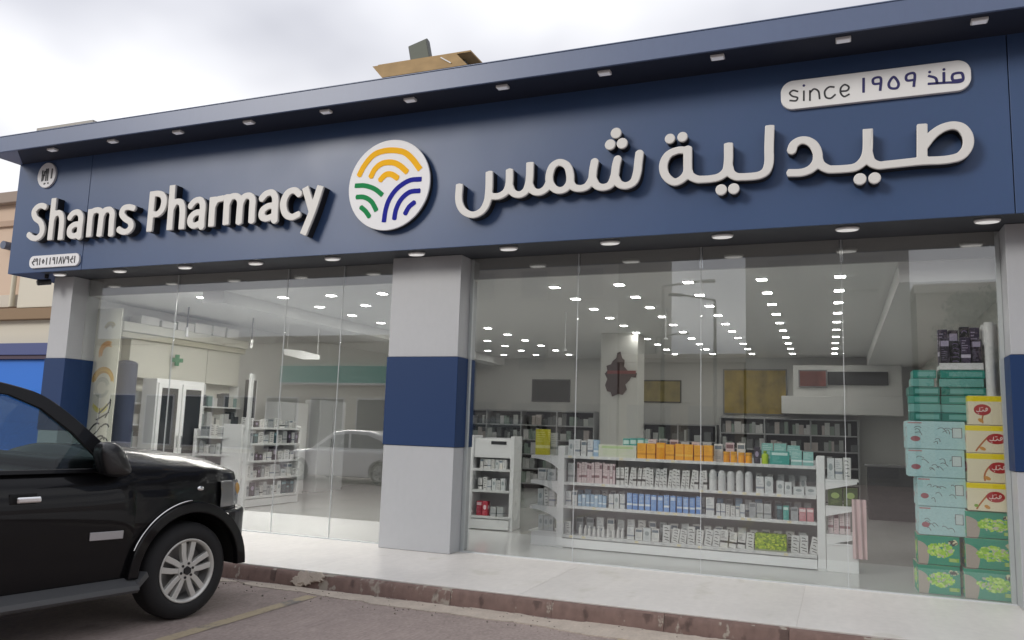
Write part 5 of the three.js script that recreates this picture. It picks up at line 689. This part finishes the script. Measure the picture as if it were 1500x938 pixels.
  const wins = [[[-0.84, 1.25], [-0.87, 1.345], [-1.04, 1.52], [-1.26, 1.69], [-1.48, 1.78], [-1.86, 1.825], [-1.86, 1.25]], [[-1.96, 1.25], [-1.96, 1.79], [-2.75, 1.81], [-2.9, 1.78], [-2.96, 1.25]], [[-3.06, 1.25], [-3.02, 1.78], [-3.5, 1.76], [-3.72, 1.68], [-3.82, 1.25]]];
  const smooth = (pts, n) => { const c = new THREE.SplineCurve(pts); return c.getPoints(n); };
  const so = new THREE.Shape([...smooth(outl, 60)]); so.holes = wins.map(w => new THREE.Path(V(w)));
  const fr = lean(new THREE.ExtrudeGeometry(so, { depth: 0.03, bevelEnabled: true, bevelSize: 0.006, bevelThickness: 0.006, bevelSegments: 1 }).toNonIndexed());
  mesh('cabin_side', toCreasedNormals(fr, 0.5), carPaint, car); mesh('cabin_side', toCreasedNormals(mirrorZ(fr), 0.5), carPaint, car);
  wins.forEach(w => { const g = lean(new THREE.ShapeGeometry(new THREE.Shape(V(w))).translate(0, 0, 0.012).toNonIndexed()); mesh('side_window', g, carGlass, car); mesh('side_window', mirrorZ(g), carGlass, car); });
  { // roof and screens spanning between the sides
    const span = (edge, crown, nz = 14) => { const pos = [], idx = [], n = edge.length; edge.forEach(([x, y], i) => { const zi = -inset(y) + 0.02, zo = 2 * zc - zi; for (let k = 0; k <= nz; k++) { const t = k / nz, b = 1 - Math.pow(Math.abs(2 * t - 1), 2.2); pos.push(x + crown[1] * b, y + crown[0] * b, zi + (zo - zi) * t); } }); for (let i = 0; i + 1 < n; i++) for (let k = 0; k < nz; k++) { const a = i * (nz + 1) + k; idx.push(a, a + 1, a + nz + 1, a + 1, a + nz + 2, a + nz + 1); } const g = new THREE.BufferGeometry(); g.setAttribute('position', new THREE.Float32BufferAttribute(pos, 3)); g.setIndex(idx); g.computeVertexNormals(); return metreUV(g); };
    const sp = smooth(outl, 60).map(q => [q.x, q.y]); const top = sp.filter(q => q[1] > 1.79 && q[0] < -1.28 && q[0] > -3.85);
    const paint2 = carPaint.clone(); paint2.side = THREE.DoubleSide; mesh('roof', span(top, [0.05, 0]), paint2, car);
    mesh('windscreen', span(sp.filter(q => q[0] > -1.34 && q[1] > 1.3 && q[0] > -1.5), [0.02, 0.1]), carGlass, car); mesh('tailgate_window', span([[-3.84, 1.8], [-4.0, 1.3]], [0, -0.05]), carGlass, car);
    mesh('headliner', span(top.map(([x, y]) => [x, y - 0.03]), [0.04, 0]), std([0.2, 0.2, 0.2], 0.9, { side: THREE.DoubleSide }), car);
    mesh('roof_rail', rod([-1.6, 1.925, -0.27], [-3.5, 1.94, -0.27], 0.014), M.chrome, car); mesh('roof_rail', rod([-1.6, 1.925, -1.67], [-3.5, 1.94, -1.67], 0.014), M.chrome, car);
  }
  mesh('dashboard', box(-1.1, -0.78, 1.22, 1.33, -1.8, -0.16, 0.04), trim, car);
  for (const [x, z] of [[-1.95, -0.5], [-1.95, -1.42], [-2.9, -0.97]]) { const w = z === -0.97 ? 1.2 : 0.5; mesh('seat_back', (() => { const g = new RoundedBoxGeometry(0.16, 0.4, w, 3, 0.06).rotateZ(0.18).translate(x, 1.32, z); return g; })(), seatM, car); mesh('headrest', new RoundedBoxGeometry(0.1, 0.17, 0.26, 3, 0.04).translate(x - 0.07, 1.6, z), seatM, car); }
  mesh('steering_wheel', new THREE.TorusGeometry(0.18, 0.016, 8, 30).rotateY(Math.PI / 2).rotateZ(0.4).translate(-1.22, 1.27, -1.42), trim, car);
}
// white saloon parked across from the shop, seen in the left window's reflection
{
  const t = thing('parked_car', 'white saloon car mirrored in the left shop window', 'car', [-13.0, -0.15, 10.9], 0);
  const white = phys([0.86, 0.86, 0.86], 0.35, { clearcoat: 1, clearcoatRoughness: 0.05 });
  const st = [[2.25, 0.5, 0.3, 0.62, 0.66], [2.18, 0.72, 0.24, 0.7, 0.74], [2.0, 0.84, 0.2, 0.76, 0.8], [1.4, 0.88, 0.18, 0.86, 0.92], [0.8, 0.89, 0.18, 0.92, 0.97], [-1.2, 0.89, 0.18, 0.95, 0.99], [-2.0, 0.85, 0.22, 0.93, 0.98], [-2.2, 0.75, 0.3, 0.9, 0.93], [-2.28, 0.55, 0.35, 0.8, 0.83]];
  const L = loftCar(st, 0, 20, 10); const w = (x, z) => new THREE.CylinderGeometry(0.36, 0.36, 0.3, 36).rotateX(Math.PI / 2).translate(x, 0.32, z);
  const car = new THREE.Group(); const B = csgCut(L.geo, [w(1.4, 0.78), w(1.4, -0.78), w(-1.3, 0.78), w(-1.3, -0.78)]); t.rotation.y = Math.PI;
  mesh('body', B, white, t);
  const V = a => a.map(q => new THREE.Vector2(q[0], q[1]));
  const so = new THREE.Shape(V([[1.05, 0.93], [0.35, 1.36], [-0.1, 1.43], [-0.8, 1.42], [-1.3, 1.3], [-1.85, 0.96]])); const roofG = new THREE.ExtrudeGeometry(so, { depth: 1.3, bevelEnabled: true, bevelSize: 0.05, bevelThickness: 0.12, bevelSegments: 4 }).translate(0, 0, -0.65); mesh('cabin', roofG, white, t);
  for (const s of [-1, 1]) { for (const wn of [[[0.82, 0.98], [0.3, 1.31], [-0.2, 1.37], [-0.2, 0.98]], [[-0.28, 0.98], [-0.28, 1.37], [-0.8, 1.35], [-1.25, 1.2], [-1.45, 0.99]]]) { const g = new THREE.ExtrudeGeometry(new THREE.Shape(V(wn)), { depth: 0.012, bevelEnabled: false }).translate(0, 0, s > 0 ? 0.768 : -0.78); mesh('side_window', g, phys([0.02, 0.025, 0.03], 0.06), t); } for (const x of [1.4, -1.3]) wheelAt(t, x, 0.32, s * 0.87, 0.32, 0.21, 0.2, s); mesh('headlight', new RoundedBoxGeometry(0.25, 0.13, 0.3, 2, 0.04).translate(2.02, 0.66, s * 0.62), phys([0.5, 0.5, 0.5], 0.1), t); }
}
// ---------- across the street: what the shop windows mirror ----------
{
  const Z = 24;
  const shop = (name, label, x0, x1, h, depth, wall, floors, o = {}) => {
    const t = thing(name, label, 'building', [(x0 + x1) / 2, -0.15, Z]); const w = (x1 - x0) / 2;
    mesh('wall', box(-w, w, 0, h, 0, depth), wall, t); mesh('parapet', box(-w - 0.08, w + 0.08, h + 0.001, h + 0.35, -0.1, depth, 0.02), std([0.45, 0.42, 0.36], 0.85), t);
    if (o.sign) { const s = mesh('shop_sign', box(o.sx0 - (x0 + x1) / 2, o.sx1 - (x0 + x1) / 2, 3.6, 4.42, -0.25, -0.001, 0.01), o.sign, t); mesh('sign_trim', box(o.sx0 - (x0 + x1) / 2, o.sx1 - (x0 + x1) / 2, 3.5, 3.598, -0.28, -0.001), M.white, s); }
    const n = Math.round(2 * w / 2.6); const dark = phys([0.03, 0.035, 0.04], 0.12), pane2 = std([0.2, 0.2, 0.2], 0.5);
    for (let f = 0; f < floors; f++) for (let k = 0; k < n; k++) { const cx = -w + (k + 0.5) * 2 * w / n, y0 = f ? 1 + f * 3.2 : 0.2, wh = f ? 1.4 : 2.7, ww = f ? 0.7 : 1.0; if (f * 3.2 + 3 > h) continue; const wi = mesh('window', box(cx - ww, cx + ww, y0, y0 + wh, -0.05, -0.001), f || !o.sign ? wall : M.white, t); mesh('pane', box(cx - ww + 0.08, cx + ww - 0.08, y0 + 0.08, y0 + wh - 0.08, -0.06, -0.051), f || !o.sign ? pane2 : dark, wi); }
    return t;
  };
  shop('opposite_shop', 'cream shop with a teal sign mirrored in the left window', -46, -19.2, 5.6, 12, std([0.72, 0.69, 0.58], 0.85), 1, { sign: std([0.03, 0.42, 0.34], 0.5), sx0: -26, sx1: -19.8 });
  shop('opposite_building', 'tall grey building mirrored at the left of the right window', -19, -8.7, 13.2, 12, std([0.33, 0.32, 0.3], 0.85), 4);
  shop('opposite_building', 'low building mirrored below the bright sky in the right window', -8.6, -3.5, 4.6, 10, std([0.36, 0.33, 0.28], 0.85), 1);
  shop('opposite_building', 'grey taller building mirrored right of the lamp post', -3.4, 2.6, 12.8, 12, std([0.28, 0.28, 0.27], 0.85), 4);
  shop('opposite_building', 'brown building behind the mirrored trees at right', 2.8, 30, 7.2, 12, std([0.33, 0.29, 0.24], 0.85), 2);
  const lamp = thing('street_lamp', 'tall street lamp with one arm mirrored in the right window', 'street lamp', [-6.4, -0.15, 22.2]);
  const pm = std([0.06, 0.06, 0.06], 0.5); mesh('pole', new THREE.CylinderGeometry(0.06, 0.1, 7.5, 14).translate(0, 3.75, 0), pm, lamp); mesh('arm', bar([0, 7.5, 0], [1.5, 7.65, 0], 0.07), pm, lamp); mesh('lamp_head', new RoundedBoxGeometry(0.6, 0.12, 0.25, 2, 0.04).translate(1.75, 7.64, 0), pm, lamp); mesh('base', box(-0.2, 0.2, 0, 0.4, -0.2, 0.2, 0.02), pm, lamp);
  copyOf(lamp, 'shorter looking street lamp mirrored left of the tall one in the right window', [-8.3, -0.15, 30], 0.3).scale.setScalar(0.85); copyOf(lamp, 'street lamp mirrored right of the tall one in the right window', [-4.4, -0.15, 22.4], 2.6).scale.setScalar(0.92);
  const leafM = phys([0.045, 0.065, 0.022], 0.8, { side: THREE.DoubleSide }), bark = std([0.09, 0.065, 0.045], 0.9);
  [[4.6, 20, 6.6, 'dark leafy street tree mirrored above the boxes at right'], [8.4, 21, 7.4, 'broad street tree mirrored near the right pillar'], [13, 20.5, 6.8, 'street tree farthest to the right across the road']].forEach(([x, z, h, label], ti) => {
    const t = thing('street_tree', label, 'tree', [x, -0.15, z]); const br = [new THREE.CylinderGeometry(0.1, 0.18, h * 0.5, 10).translate(0, h * 0.25, 0).toNonIndexed()]; const cl = [];
    for (let k = 0; k < 11; k++) { const a = k * 2.4, r = rr(0.5, 1.6), y = h * rr(0.5, 0.95); cl.push([Math.cos(a) * r, y, Math.sin(a) * r, rr(0.55, 1.0)]); br.push(rod([0, h * 0.42, 0], [Math.cos(a) * r, y, Math.sin(a) * r], 0.035, 6)); }
    mesh('trunk', merge(br), bark, t); const pos = []; const v = new THREE.Vector3(), q = new THREE.Quaternion();
    for (let k = 0; k < 3200; k++) { const c = cl[k % cl.length]; v.set(rnd() - 0.5, rnd() - 0.5, rnd() - 0.5).normalize().multiplyScalar(c[3] * Math.pow(rnd(), 0.4)); const cx = c[0] + v.x, cy = c[1] + v.y * 0.8, cz = c[2] + v.z; q.setFromEuler(new THREE.Euler(rnd() * 6, rnd() * 6, rnd() * 6)); const s = rr(0.06, 0.12); for (const [a, b] of [[-1, -0.4], [1, -0.4], [0, 1.2]]) { v.set(a * s, b * s, 0).applyQuaternion(q); pos.push(cx + v.x, cy + v.y, cz + v.z); } }
    const g = new THREE.BufferGeometry(); g.setAttribute('position', new THREE.Float32BufferAttribute(pos, 3)); g.computeVertexNormals(); mesh('crown', metreUV(g), leafM, t);
  });
}
renderer.render(scene, camera);
